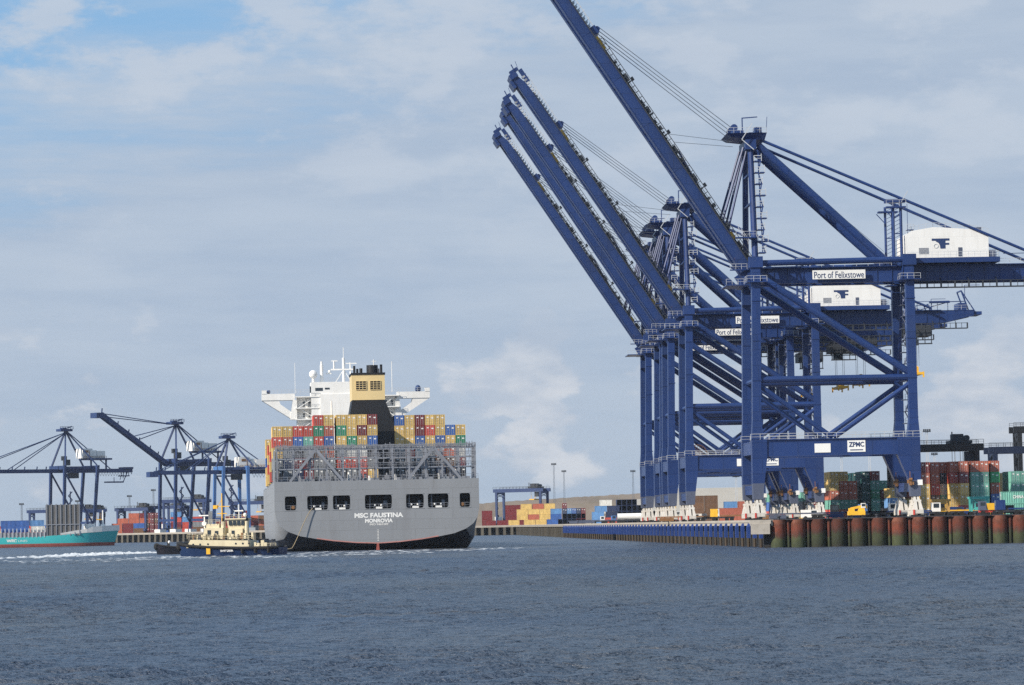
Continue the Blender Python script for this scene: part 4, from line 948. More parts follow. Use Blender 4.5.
# ------------------------------------------------------------------ yard vehicles and small things
def tractor(loc, rz, label, cabm=white, trailer=True, load=None):
    r = empty('terminal_truck', loc, rz); tag(r, label, 'truck', 'yard trucks on the quays')
    b = MB(); b.box(-3, 2.6, -1.0, 1.0, .7, 1.1); b.build('chassis', dark, r)
    b = MB(); b.box(1.0, 2.8, -1.1, 1.1, 1.1, 3.0); b.m = 1; b.box(2.8, 2.83, -.9, .9, 1.9, 2.8); b.box(1.3, 2.5, -1.12, -1.1, 1.9, 2.8); b.build('cab', [cabm, glass], r)
    for x in (1.9, -1.2, -2.4):
        for y in (-1.05, 1.05):
            b = MB(); b.tube((x, y - .15, .5), (x, y + .15, .5), .5, n=12); b.build('wheel', rubber, r)
    if trailer:
        b = MB(); b.box(-12.5, .4, -1.15, 1.15, 1.15, 1.45); b.box(-12, -8.5, -1.1, 1.1, .3, 1.1); b.build('trailer', load or blue_grey, r)
    return r
for px, Y, rz, lab, cm_, ld in [(617, 1250, 0.0, 'white truck beside the navy containers on the far quay', white, None), (609, 1300, 0.1, 'blue cab truck in front of the light blue containers', light_blue, None),
        (708, 820, 0.0, 'white truck between the second crane and the near crane legs', white, orange), (722, 800, 3.1, 'yellow cab truck left of the near crane foot', yellow, orange),
        (826, 700, 0.0, 'dark truck parked below the yellow container stack', black, None), (884, 690, .0, 'white cab truck left of the near landside leg', white, blue),
        (872, 700, 3.14, 'blue truck just right of the yellow machine', light_blue, blue), (905, 690, 0.0, 'white truck just left of the landside leg foot', white, blue), (927, 700, 0.0, 'white truck right of the near landside leg foot', white, blue), (1010, 640, 3.14, 'blue truck at the right edge on the quay', blue, blue), (950, 720, 3.14, 'yellow truck below the white container', yellow, yellow), (598, 1380, 0.0, 'small far truck at the end of the navy block', white, None)]:
    tractor(G(px, Y), rz, lab, cm_, True, ld)
tk = empty('tanker_truck', G(622, 1150)); tag(tk, 'white tanker truck on the quay left of the farthest crane foot', 'truck')
b = MB(); b.tube((-1.5, 0, 2.3), (6.8, 0, 2.3), 1.1, n=14); b.build('tank', white, tk); b = MB(); b.box(7.1, 9, -1.1, 1.1, .9, 3.1); b.m = 1; b.box(9, 9.03, -.9, .9, 2, 2.9); b.build('cab', [white, glass], tk)
for x in (-.6, .7, 5.5, 8.2):
    b = MB(); b.tube((x, -1.2, .5), (x, 1.2, .5), .5, n=10); b.build('axle_wheels', rubber, tk)
b = MB(); b.box(-1.6, 8, -.6, .6, .8, 1.2); b.build('chassis', dark, tk)
# yellow yard machine
ym = empty('reach_stacker', G(857, 652)); tag(ym, 'bright yellow yard machine with white cab above the rusty piles', 'yard machine')
b = MB(); b.box(-3.4, 3.0, -1.4, 1.4, 1.1, 2.4); b.taper((1.6, 0, 2.4), 2.6, 2.4, (1.8, 0, 3.4), 2.0, 2.2); b.box(-3.0, -1.0, -1.3, 1.3, 2.4, 3.4); b.build('body', yellow, ym)
b = MB(); b.bar((-2.4, 0, 3.2), (3.6, 0, 4.3), .7, .8); b.bar((3.6, 0, 4.3), (3.8, 0, 3.2), .5); b.build('lifting_arm', yellow, ym)
b = MB(); b.box(1.6, 3.2, -1.2, .2, 3.5, 5.0); b.m = 1; b.box(1.7, 3.1, -1.22, -1.2, 3.9, 4.8); b.build('cab', [white, glass], ym)
for x in (-2.2, 2.0):
    for y in (-1.4, 1.4):
        b = MB(); b.tube((x, y - .3, .6), (x, y + .3, .6), .6, n=14); b.build('wheel', rubber, ym)
ym.scale = (.52, .75, .6)
# yellow skip lorry at right
yl = empty('tipper_truck', G(988, 660)); tag(yl, 'yellow open-top truck below the teal and red stacks at right', 'truck')
b = MB(); b.taper((1.4, 0, 1.2), 3.0, 2.2, (1.4, 0, 2.5), 3.6, 2.5); b.build('tub', yellow, yl)
b = MB(); b.box(-1.8, -.4, -1.1, 1.1, 1.1, 2.9); b.m = 1; b.box(-1.6, -.6, -1.12, -1.1, 2, 2.7); b.build('cab', [blue_grey, glass], yl)
b = MB(); b.box(-1.8, 3.2, -.8, .8, .7, 1.15); b.build('chassis', redp, yl)
for x in (-1.1, 1.2, 2.4):
    b = MB(); b.tube((x, -1.15, .5), (x, 1.15, .5), .5, n=12); b.build('axle_wheels', rubber, yl)
# open-sided yellow lifting frame and teal handler in front of the right block
def frame_machine(px, Y, m, label, w=6.5, h=4.4):
    r = empty('straddle_frame', G(px, Y)); tag(r, label, 'yard machine')
    for x in (0, w):
        for y in (0, 3): b = MB(); b.bar((x, y, .8), (x, y, h), .35); b.build('leg', m, r)
        b = MB(); b.tube((x, -.4, .5), (x, .4, .5), .5, n=10); b.tube((x, 2.6, .5), (x, 3.4, .5), .5, n=10); b.build('wheel', rubber, r)
    b = MB(); b.box(-.4, w + .4, -.2, .2, h, h + .5); b.box(-.4, w + .4, 2.8, 3.2, h, h + .5); b.bar((0, 0, 1.2), (w, 0, h), .2); b.bar((0, 0, h), (w, 0, 1.2), .2); b.build('top_beam', m, r)
    b = MB(); b.box(.6, 2.4, -.3, 1.3, 1.2, 2.9); b.m = 1; b.box(.8, 2.2, -.32, -.3, 1.9, 2.7); b.build('cab', [m, glass], r)
frame_machine(934, 700, mat('faded_yellow', (.45, .27, .08), .6), 'faded yellow steel frame machine in front of the stacks right of the crane leg', 3.2, 3.2)
frame_machine(972, 700, mat('machine_teal', (.08, .42, .38), .5), 'teal steel frame machine below the teal container stacks', 3.4, 3.6)
vn = 0
for px, Y, m_, lab in [(812, 735, white, 'white van below the yellow stack under the near crane'), (893, 740, black, 'dark van left of the landside leg foot'), (957, 735, blue, 'blue van below the yellow containers at right'),
        (1008, 700, black, 'dark van near the right edge of the photo'), (672, 930, redp, 'red van among the crane bogies'), (698, 890, white, 'white van beside the brown containers')]:
    v = empty('van', G(px, Y), R(random.choice((0, 4, 176, 90)))); tag(v, lab, 'van', 'vans on the quay')
    b = MB(); b.prism([(-2.4, .45), (2.4, .45), (2.45, 1.15), (1.7, 1.3), (1.1, 2.1), (-2.4, 2.15)], -.95, .95); fixn(b.build('body', m_, v))
    b = MB(); b.box(-.2, 1.0, -.97, .97, 1.35, 1.95); b.build('window', glass, v)
    for x in (-1.5, 1.5):
        for y in (-.9, .9): b = MB(); b.tube((x, y - .12, .38), (x, y + .12, .38), .38, n=10); b.build('wheel', rubber, v)
# bollards along the edges
bm_ = MB().tube((0, 0, 0), (0, 0, .55), .28, n=10).tube((0, 0, .55), (0, 0, .75), .42, n=10).mesh('bollard', dark)
k = 0
for i in range(12):
    p = Vector((C0.x, C0.y, 0)) + d * (1.5 + i * 9) + nr * 1.0
    o = bpy.data.objects.new('bollard', bm_); COL.objects.link(o); o.location = (p.x, p.y, DECK)
    tag(o, f'dark mooring bollard above the rusty piles, {nth(i + 1)} from the quay corner', 'bollard', 'bollards above the rusty piles')

# ------------------------------------------------------------------ the container ship
SY = 786.0
SX = at(378, 548, SY).x
sign_white = mat('sign_white', (.80, .80, .78), .5, .03)
SHIP = empty('container_ship', (SX, SY, 0), R(5.1)); tag(SHIP, 'grey container ship seen from astern, named on its transom, stacked with containers', 'container ship')
HW = 24.35; DK = 16.6
# transom: grid with seven openings
opens = [(-21.9, -19.2), (-16.6, -11.7), (-10.5, -6.4), (-2.9, 3.5), (6.9, 11.1), (12.1, 17.0), (19.7, 22.2)]
tcurve = [(HW, DK), (HW, 12.5), (24.3, 9.4), (23.9, 7.4), (22.9, 5.9), (21.2, 4.7), (18.3, 3.6), (14.5, 2.9), (10.6, 2.3), (5.3, 1.75), (0, 1.5)]
def hull():
    b = MB()
    st = [(0, None)]
    full = lambda s_, zb, fl=0: [(HW * s_, DK + fl), (HW * s_, 12.5), (HW * s_, 9.0), (24.25 * s_, 6.5), (24.1 * s_, 4.4), (23.9 * s_, 2.6), (22.4 * s_, .2), (18.5 * s_, -1.2), (12 * s_, zb), (6 * s_, zb - .3), (0, zb - .5)]
    secs = [(0, tcurve), (4, [(HW, DK), (HW, 12.5), (24.3, 9.2), (24.05, 7.0), (23.4, 4.9), (22.2, 3.0), (19.5, 1.4), (15.5, .7), (10.8, .2), (5.4, -.2), (0, -.5)]),
            (12, full(1, -2.2)), (40, full(1, -3)), (200, full(1, -3)), (250, full(.82, -3, 1)), (280, full(.45, -3, 3)), (300, full(.03, -3, 5))]
    n = len(tcurve)
    for (y, c) in secs:
        b.v += [(x, y, z) for x, z in c] + [(-x, y, z) for x, z in reversed(c[:-1])]
    W = 2 * n - 1
    for s in range(len(secs) - 1):
        for i in range(W - 1):
            k = min(i, W - 2 - i)
            b.f.append([s * W + i, (s + 1) * W + i, (s + 1) * W + i + 1, s * W + i + 1]); b.mi.append(0 if k <= 4 else (1 if k < 9 else 1))
        b.f.append([s * W, s * W + W - 1, (s + 1) * W + W - 1, (s + 1) * W]); b.mi.append(0)
    h = b.build('hull', [ship_grey, hull_black, boot_red], SHIP); fixn(h); smooth(h, 50)
    # transom plate
    t = MB(); xs = sorted({-HW, HW} | {a for p in opens for a in p}); z0, z1 = 9.8, 13.1
    for a_, b_ in zip(xs, xs[1:]):
        t.add([(a_, 0, z1), (b_, 0, z1), (b_, 0, DK), (a_, 0, DK)], [(0, 1, 2, 3)])
        if not any(abs(a_ - p[0]) < 1e-6 for p in opens): t.add([(a_, 0, z0), (b_, 0, z0), (b_, 0, z1), (a_, 0, z1)], [(0, 1, 2, 3)])
    low = [(x, z) for x, z in tcurve if z < 9.5]
    poly = [(-HW, z0)] + [(-x, z) for x, z in low] + [(x, z) for x, z in reversed(low[:-1])] + [(HW, z0)]
    t.add([(x, 0, z) for x, z in poly], [tuple(range(len(poly)))])
    for a_, b_ in opens:      # rounded corners and coaming
        rr = .55
        for cx, sx in ((a_, 1), (b_, -1)):
            for cz, sz in ((z0, 1), (z1, -1)):
                pts = [(cx, cz)] + [(cx + sx * rr * (1 - math.sin(q)), cz + sz * rr * (1 - math.cos(q))) for q in (0, .39, .78, 1.18, 1.5708)]
                t.add([(x, .01, z) for x, z in pts], [tuple(range(6))])
        t.box(a_ - .12, b_ + .12, -.06, .0, z0 - .14, z0 - .02); t.box(a_ - .12, b_ + .12, -.06, 0, z1 + .02, z1 + .12)
    t.build('transom', ship_grey, SHIP)
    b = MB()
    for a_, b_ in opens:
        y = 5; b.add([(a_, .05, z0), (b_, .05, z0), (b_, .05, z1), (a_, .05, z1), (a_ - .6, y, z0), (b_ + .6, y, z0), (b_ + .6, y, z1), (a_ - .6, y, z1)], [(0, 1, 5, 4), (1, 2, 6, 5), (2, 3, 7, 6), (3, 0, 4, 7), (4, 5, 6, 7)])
    b.build('mooring_deck', black, SHIP)  # black lining puts the shade inside the openings into the colour
    rn = random.Random(4)
    for a_, b_ in opens:
        b = MB(); w = b_ - a_; c = (a_ + b_) / 2
        b.rail((a_ + .1, .3, z0), (b_ - .1, .3, z0), 1.1, .9, .07)
        b.m = 1
        if w > 3.5:
            b.box(c - .6, c + .9, .2, .9, z0, z0 + .45); b.tube((c - .8, .5, z0 + .7), (c - .8, .5, z0 + 1.1), .25, n=8); b.tube((c + .7, .5, z0 + .7), (c + .7, .5, z0 + 1.1), .25, n=8)
            b.m = 0; b.bar((a_ + w * .2, 2, z0), (a_ + w * .2, 2, z1), .3); b.tube((c + w * .2, 2.5, z0 + 1.2), (c + w * .34, 2.5, z0 + 1.2), .8, n=10)
        b.m = 2
        if w < 3: b.tube((c + .6 * (1 if a_ < 0 else -1), .25, z0 + .7), (c + .6 * (1 if a_ < 0 else -1), .35, z0 + .7), .42, n=14)
        b.build('fairlead', [frame_grey, white, orange], SHIP)
hull()
text('ship_name', 'MSC FAUSTINA', 11.6, 1.15, sign_white, SHIP, (.35, -.03, 8.25), bold=.045)
text('port_name', 'MONROVIA', 6.6, .95, sign_white, SHIP, (.35, -.03, 6.95), bold=.045)
text('registry_number', 'IMO 9465289', 4.4, .5, white, SHIP, (.35, -.03, 6.1), bold=.02)
b = MB(); b.taper((0, 1.0, -.8), .9, 2.4, (0, .8, 1.6), .45, 1.6); b.build('rudder_head', boot_red, SHIP)
b = MB(); 
for i in range(8): b.box(.1 - .18, .1 + .18, -.035, -.01, 2.2 + i * .35, 2.35 + i * .35)
b.build('draught_marks', white, SHIP)
b = MB(); 
low = [(x, z) for x, z in tcurve if z < 3]
pts = [(-x, z) for x, z in low] + [(x, z) for x, z in reversed(low[:-1])]
for (xa, za), (xb, zb) in zip(pts, pts[1:]): b.add([(xa, -.02, za + .02), (xb, -.02, zb + .02), (xb, -.02, zb + .28), (xa, -.02, za + .28)], [(0, 1, 2, 3)])
b.build('boot_stripe', mat('faded_red', (.42, .20, .18), .6), SHIP)
# mooring line sagging from the second opening to the tug side
b = MB(); pr = None
for i in range(17):
    t = i / 16; x = -15.4 + (-24.3 + 15.4) * t; z = 10.2 * (1 - t) ** 1.0 + 1.0 * t - 7.2 * math.sin(math.pi * min(1, t * 1.02)) * t * 1.05; z = max(z, .7)
    q = (x, -.4 - 1.6 * t, z)
    if pr: b.tube(pr, q, .09, n=6)
    pr = q
b.build('mooring_line', mat('rope_tan', (.30, .24, .15), .8), SHIP)
# lashing bridge at the stern
b = MB(); rn = random.Random(9)
for y in (.9, 4.6, 8.4):
    x = -23.6; 
    while x <= 23.7: b.box(x - .2, x + .2, y - .2, y + .2, DK, 24.5); x += 3.935
    for z in (19.4, 21.8, 24.0): b.box(-23.8, 23.8, y - .14, y + .14, z, z + .26)
for x in (-23.6, 23.6, -11.8, 11.8, 0): 
    for z in (19.4, 21.8, 24.0): b.box(x - .15, x + .15, 1, 8.4, z + .02, z + .24)
x = -22.9
while x < 23: b.box(x - .07, x + .07, 4.4, 4.55, DK, 24); x += 1.31
b.build('lashing_frame', frame_grey, SHIP)
b = MB()
for cx in (-14.3, 13.8):
    for s in (-1, 1):
        for y_ in (.35, 8): b = MB(); b.bar((cx, y_, 24.2), (cx + s * 6.3, y_, DK), .62, .6); b.build('frame_strut', frame_grey, SHIP)
b = MB()
for y in (.7, 4.6, 8.4):
    x = -23.9
    while x < 24: 
        hh = rn.uniform(.3, 1.3); b.box(x, x + .14, y, y + .14, 24.2, 24.3 + hh)
        if rn.random() < .3: b.box(x, x + .9, y, y + .1, 24.3 + hh * .8, 24.4 + hh * .8)
        x += rn.uniform(.4, .9)
    b.rail((-23.8, y - .25, 24.2), (23.8, y - .25, 24.2), .8, 1.3, .08); b.rail((-23.8, y - .25, 22.2), (23.8, y - .25, 22.2), 1.0, 1.9, .06); b.rail((-23.8, y - .25, 19.8), (23.8, y - .25, 19.8), 1.0, 1.9, .06)
    for k in range(26): x = rn.uniform(-23, 23); z = rn.choice((19.8, 22.2)); b.bar((x, y, z), (x + rn.uniform(-.6, .6), y + .5, z + 2.6), .07)
b.rail((-24.2, .2, DK), (-24.2, 22, DK), 1.1, 1.5, .08); b.rail((-24.2, .1, DK), (24.2, .1, DK), 1.1, 1.5, .08)
b.build('handrail', frame_grey, SHIP)
b = MB(); rn = random.Random(12)
for k in range(34):
    x = -22 + k * 1.3; y = rn.uniform(10, 20); w = rn.uniform(.4, 1.1); zt_ = DK + rn.uniform(.7, 2.2); b = MB(); b.box(x, x + w, y, y + 1.5, DK, zt_); b.tube((x + w / 2, y + .7, zt_), (x + w / 2, y + .7, zt_ + .5), .25, n=8)
    b.build('ventilator', rn.choice((frame_grey, frame_grey, white, dark)), SHIP)
b = MB(); b.box(-24.0, 24.0, 22.6, 35.6, DK, 17.5); b.box(12.3, 24, 36.6, 50, DK, 17.5); 
for y in (61, 99, 137, 190, 204, 218): b.box(-23.9, 23.9, y, y + 13.2, DK, 17.5)
b.build('hatch_cover', frame_grey, SHIP)
# raised bulwark panels on the port quarter
b = MB(); b.box(-24.3, -24.0, .6, 9, DK, 24.0); b.box(-24.3, -24.1, 12, 14, DK, 23); b.box(-24.3, -24.1, 18, 22, DK, 22); b.build('side_screen', ship_grey, SHIP)
# mast and funnel casing
b = MB(); fy = 38.0
b.add([(-7.6, fy, DK), (12.2, fy, DK), (12.2, fy + 16, DK), (-7.6, fy + 16, DK), (-3.95, fy, 37.2), (4.2, fy, 37.2), (4.2, fy + 13, 37.2), (-3.95, fy + 13, 37.2)],
      [(0, 3, 2, 1), (4, 5, 6, 7), (0, 1, 5, 4), (1, 2, 6, 5), (2, 3, 7, 6), (3, 0, 4, 7)]); b.build('casing', black, SHIP)
f_ = empty('funnel', (0, 0, 0)); f_.parent = SHIP
MB().box(-4.0, 4.25, fy - .1, fy + 13, 37.2, 43.5).build('stack', cream, f_)
b = MB(); b.box(-4.15, 4.4, fy - .25, fy + 13.2, 43.5, 44.0); b.build('rim', black, f_)
for x0 in (-3.0, .55):
    b = MB(); b.box(x0, x0 + 2.6, fy - .14, fy - .06, 39.8, 41.9); b.m = 1
    for i in range(5): b.box(x0 - .05, x0 + 2.65, fy - .3, fy - .12, 39.75 + i * .53, 39.86 + i * .53)
    for i in range(4): b.box(x0 - .05 + i * .87, x0 + .06 + i * .87, fy - .26, fy - .13, 39.8, 41.9)
    b.build('louvre', [black, cream], f_)
b = MB(); b.tube((1.4, fy + 5, 44), (1.4, fy + 5, 46.1), 1.45, n=18); b.tube((-3.2, fy + 3, 44), (-3.2, fy + 3, 45.9), .3, n=8); b.tube((-2.4, fy + 4, 44), (-2.4, fy + 4, 45.2), .3, n=8); b.tube((3.6, fy + 4, 44), (3.6, fy + 4, 46.2), .32, n=8); b.tube((-1.4, fy + 6, 44), (-1.4, fy + 6, 45.4), .4, n=8); b.tube((3.0, fy + 4, 44), (3.0, fy + 4, 45.2), .2, n=6); b.m = 1; b.tube((1.7, fy + 3, 46), (1.7, fy + 3, 47.4), .14, n=6); b.box(1.2, 2.3, fy + 2.9, fy + 3.1, 46.9, 47.05)
b.build('exhaust_pipe', [black, white], f_)
# bridge house
BY = 180.0
h = empty('bridge', (0, 0, 0)); h.parent = SHIP
b = MB(); b.box(-14.4, 14.8, BY + 2.4, BY + 12, DK, 44.0); b.box(-10.2, 9.5, BY, BY + 12, 35, 48.2); b.box(-8.0, 12, BY + .3, BY + 10, DK, 35)
b.box(-7.6, 9.2, BY - .4, BY, 36, 44.6); b.build('house', white, h)
for s_ in (-1, 1):
    b = MB(); xa, xb = (-14.9, -7.8) if s_ < 0 else (9.5, 15.6)
    for z in (37.2, 40.5, 43.8): b.box(xa, xb, BY - .2, BY + 2.45, z, z + .3)
    for i, z in enumerate((34.2, 37.5, 40.8)): b.bar((xa + 1 + (xb - xa - 2) * (i % 2), BY + 1, z), (xb - 1 - (xb - xa - 2) * (i % 2), BY + 1, z + 3.2), .9, .2)
    b.build('balcony', white, h)
b = MB()
for z in (37.5, 40.8, 44.1): b.rail((-14.9, BY - .2, z), (-7.8, BY - .2, z), 1.0, 1.2, .06); b.rail((9.5, BY - .2, z), (15.6, BY - .2, z), 1, 1.2, .06)
b.rail((-24.4, BY + 1, 45.0), (-10, BY + 1, 45.0), 1.1, 1.1, .08); b.rail((10, BY + 1, 45.0), (24.4, BY + 1, 45), 1.1, 1.1, .08); b.rail((-10, BY, 48.2), (9.5, BY, 48.2), 1.1, 1.2, .08)
b.build('handrail', railm, h)
for s in (-1, 1):
    b = MB(); P = [(s * 15, 43.1), (s * 24.6, 43.1), (s * 24.6, 45.0), (s * 15, 45.0)]
    b.prism(P, BY + 1, BY + 6)
    b.prism([(s * 24.6, 43.1), (s * 15.6, 37.3), (s * 15.0, 38.9), (s * 19.2, 41.9), (s * 19.6, 43.1)], BY + 1.2, BY + 1.9)
    b.prism([(s * 24.6, 43.1), (s * 15.6, 37.3), (s * 15.0, 38.9), (s * 19.2, 41.9), (s * 19.6, 43.1)], BY + 5, BY + 5.8)
    b.prism([(s * 16.4, 37.4), (s * 14.4, 37.4), (s * 14.4, 43.1), (s * 15.6, 43.1)], BY + 1, BY + 6)
    b.box(min(s * 24.6, s * 23.2), max(s * 24.6, s * 23.2), BY + .9, BY + 3, 45, 46)
    fixn(b.build('wing', white, h))
b = MB(); b.box(-8.8, -6.6, BY - .43, BY - .38, 45.3, 46.3) if 0 else None
b.box(-9.0, -6.8, BY - .06, BY - .01, 45.6, 46.5); b.box(-6.2, -4.8, BY - .06, BY - .01, 46, 46.5); b.box(-10.6, -9.9, BY + .02, BY + .4, 45.0, 47)
for x in (-12.6, -11, 11.5, 13.2): b.box(x, x + .6, BY + 2.3, BY + 2.42, 41.2, 42.6); b.box(x, x + .5, BY + 2.3, BY + 2.42, 38, 39.2)
b.build('window', glass, h)
b = MB(); b.ball((-9.4, BY + 3, 50.6), 1.25, 14, 8); b.tube((-9.4, BY + 3, 48.2), (-9.4, BY + 3, 49.6), .45); b.build('radome', white, h)
b = MB(); b.tube((-6.9, BY + 4, 48.2), (-6.9, BY + 4, 53.4), .5, n=10); b.tube((-6.9, BY + 4, 53.4), (-6.9, BY + 4, 54.4), .3, n=8)
b.tube((-.4, BY + 5, 48.2), (-.4, BY + 5, 55.4), .42, n=8); b.box(-4.2, 2.6, BY + 4.6, BY + 5.4, 51.8, 52.2); b.tube((-3.2, BY + 5, 52), (-3.2, BY + 5, 54.5), .3, n=6); b.box(-4.0, -2.2, BY + 4.8, BY + 5.2, 54.4, 54.7); b.tube((1.6, BY + 5, 50), (1.6, BY + 5, 54), .25, n=6); b.box(.2, 3.4, BY + 4.8, BY + 5.2, 53.6, 53.9); b.box(-5.6, -3.8, BY + 4.8, BY + 5.2, 50.7, 51); b.ball((-4.6, BY + 4, 51.4), .45); b.tube((-.4, BY + 5, 55), (-.4, BY + 5, 58.5), .1, n=5); b.bar((-.4, BY + 5, 52), (1.8, BY + 5, 48.3), .2); b.bar((-.4, BY + 5, 52), (-2.8, BY + 5, 48.3), .2)
b.build('radar_mast', white, h)
for p_, q_, r_ in (((-14.8, BY + 2, 45), (-14.8, BY + 2, 54), .07), ((13.6, BY + 2, 45), (13.6, BY + 2, 54), .1)): b = MB(); b.tube(p_, q_, r_, n=5); b.build('aerial', white, h)
b = MB(); b.tube((-9.2, 36.6, 17.5), (-9.2, 36.6, 37), .22, n=6); b.build('signal_pole', white, SHIP)
b = MB(); b.ball((-22.6, BY + 2, 45.6), .6, 8, 5); b.ball((21.2, BY + 2, 45.8), .9, 8, 5, 1.3); b.build('covered_console', mat('cover_blue', (.03, .06, .16), .8), h)
# containers on deck: colours top tier first
def deck_stack(name, cols, y, x0, pitch, zb, gap=None):
    """cols: bottom-to-top colour lists; world transform through the ship's axes"""
    M = Matrix.Translation((SX, SY, 0)) @ Matrix.Rotation(R(5.1), 4, 'Z')
    for ci, cs in enumerate(cols):
        if not cs: continue
        for ti, c in enumerate(cs):
            lx = x0 + ci * pitch + (gap[1] if gap and ci >= gap[0] else 0) + 1.22
            w = M @ Vector((lx, y, zb + ti * 2.6)); n = len(cs)
            container(None, 0, 0, c, f'{c} container, {TIER(ti, n)}, {nth(ci + 1)} row from port, {name}', 'containers stacked on the container ship', world=tuple(w), rz=R(5.1), h=2.59)
rl = random.Random(21)
def low3(i):
    pal = ['grey', 'dark', 'dark', 'brown', 'grey', 'dark', 'grey', N_, DR, 'grey']  # dark and grey boxes paint the shaded gaps behind the lashing frame
    a = [rl.choice(pal), rl.choice(pal), rl.choice(['grey', OR, 'dark', 'grey', DR, 'brown', Y_, 'white', R_])]
    if i in (8, 10): a[0] = R_
    if i == 9: a[0] = Y_
    if i in (6, 7, 8): a[1] = rl.choice([R_, OR])
    return a
top3 = [  # bottom, middle, top of the three tiers in full view
 [R_, Y_], [OR, Y_], [B_, R_], [T_, R_], [R_, G_, R_], [B_, OR, Y_], [Y_, G_, Y_], [G_, Y_, Y_], [Y_, DR, Y_], [B_, Y_, DR]]
deck_stack('stern stack', [low3(i) + t for i, t in enumerate(top3)], 23.0, -24.3, 2.535, 17.5, gap=(6, .5))
MB().box(6.4, 12.2, 36.4, 37.9, DK, 17.5).build('hatch_cover', frame_grey, SHIP)
right3 = [[Y_, Y_, B_], [Y_, Y_, Y_], [B_, DR, DR], [Y_, R_, Y_], [B_, Y_, Y_], [Y_, B_], [G_, Y_]]
deck_stack('stack right of the funnel', [low3(i + 11) + t for i, t in enumerate(right3)], 37.0, 6.45, 2.54, 17.6)
for nm, yy, cols in (('bay ahead of the funnel', 61.4, [[R_, Y_, R_, Y_], [DR, OR, Y_, R_, R_]]), ('middle bay', 99.4, [[Y_, R_, Y_, R_]]), ('bay below the bridge', 137.4, [[Y_, Y_, B_, Y_, Y_]])):
    deck_stack(nm, cols, yy, -24.3, 2.535, 17.5)

# ------------------------------------------------------------------ teal feeder ship at left
bowp = Vector((at(116, 540, 1450).x, 1450)); dirf = Vector((-.99, -.12)).normalized()   # towards its stern
FS = empty('feeder_ship', (bowp.x, bowp.y, 0), math.atan2(dirf.y, dirf.x)); tag(FS, 'teal hulled container ship with white bow cut by the left edge', 'container ship')
def feeder():
    # local x runs aft from the bow
    st = [(0, .15, .1), (2.5, 3.6, 1.4), (6, 6.6, 4.2), (12, 8.5, 7.4), (20, 9.1, 8.9), (34, 9.2, 9.1), (100, 9.2, 9.1), (112, 8.4, 6.5)]
    def top(x): return 4.45 + max(0, (34 - x)) / 34 * 2.1
    b = MB()
    for (x, wt, wb) in st:
        t = top(x); ring = [(x + (1.0 if x < 3 else 0), wb * .9, -1.5), (x + (.7 if x < 3 else 0), wb, 0), (x + (.5 if x < 3 else 0), wb * 1.03, 1.5), (x - (1.2 if x < 3 else 0), wt, t)]
        b.v += ring + [(p[0], -p[1], p[2]) for p in reversed(ring)]
    for s in range(len(st) - 1):
        for i in range(7):
            b.f.append([s * 8 + i, s * 8 + i + 1, (s + 1) * 8 + i + 1, (s + 1) * 8 + i]); b.mi.append(0 if i in (2, 4) else (2 if i == 3 else 1))
    b.f.append(list(range(8))); b.mi.append(0); l = (len(st) - 1) * 8; b.f.append(list(range(l, l + 8))); b.mi.append(0)
    o = b.build('hull', [teal_hull, boot_red, frame_grey], FS); fixn(o); smooth(o, 35)
    b = MB(); xs = [(-1.6, .2, 6.4, 8.9), (2, 3.3, 6.3, 8.8), (6, 6.6, 6.1, 8.6), (10, 8.0, 5.9, 8.4), (12.5, 8.6, 5.8, 7.4), (17, 8.95, 5.5, 6.9), (24, 9.15, 5.0, 5.8)]
    for (x, w, z0, z1) in xs: b.v += [(x, w + .03, z0), (x, w + .25, z1), (x, -w - .25, z1), (x, -w - .03, z0)]
    for s in range(len(xs) - 1):
        for i in range(3): b.f.append([s * 4 + i, s * 4 + i + 1, (s + 1) * 4 + i + 1, (s + 1) * 4 + i]); b.mi.append(0)
    b.f.append([0, 1, 2, 3]); b.mi.append(0); o = b.build('forecastle', white, FS); fixn(o)
    b = MB(); b.tube((5.6, 0, 8.2), (5.6, 0, 15.5), .45, .3, n=10); b.box(4.8, 6.6, -.8, .8, 8.2, 9.4); b.box(9, 13, -4, 4, 7.6, 9.6)
    b.build('foremast', white, FS)
    for x in range(7, 15, 2): b = MB(); b.box(x, x + .5, -5, -4.5, 8.0, 9.7); b.taper((x + .25, -4.75, 9.7), .7, .7, (x + .25, -4.75, 10.2), .3, .3); b.build('ventilator', white, FS)
    gg = mat('guide_grey', (.13, .125, .12), .7, .25, .5, dirt=(.07, .05, .04), dirt_amt=.5)
    b = MB(); b.box(15.4, 30.2, -8.8, 8.8, 4.8, 18.2); b.m = 1
    for k in range(8): 
        for s in (-1, 1): b.box(15.5 + k * 2.0, 15.9 + k * 2.0, min(s * 9.15, s * 8.7), max(s * 9.15, s * 8.7), 4.8, 18.6)
    for s in (-1, 1): b.box(15.4, 30.3, min(s * 9.1, s * 8.8), max(s * 9.1, s * 8.8), 9.4, 9.8)
    b.build('cell_guide', [gg, frame_grey], FS)
    b = MB(); b.box(30.3, 57, -9, 9, 4.4, 6.4); b.m = 1
    for k in range(16): 
        for s in (-1, 1): b.box(30.6 + k * 1.7, 31.0 + k * 1.7, min(s * 9.3, s * 9.0), max(s * 9.3, s * 9.0), 4.2, 8.2)
    b.build('hatch_coaming', [frame_grey, railm], FS)
    b = MB(); b.box(57, 72, -8, 8, 4.4, 19); b.box(58, 68, -9, 9, 19, 21.5); b.box(60, 62, -.3, .3, 21.5, 26); b.build('deckhouse', white, FS)
    b = MB()
    for z in (9, 12, 15): 
        for k in range(6): b.box(58.5 + k * 2.1, 59.3 + k * 2.1, -8.05, 8.05, z, z + .8)
    b.box(57.8, 68.2, -9.06, 9.06, 19.7, 20.9); b.build('window', glass, FS)
feeder()
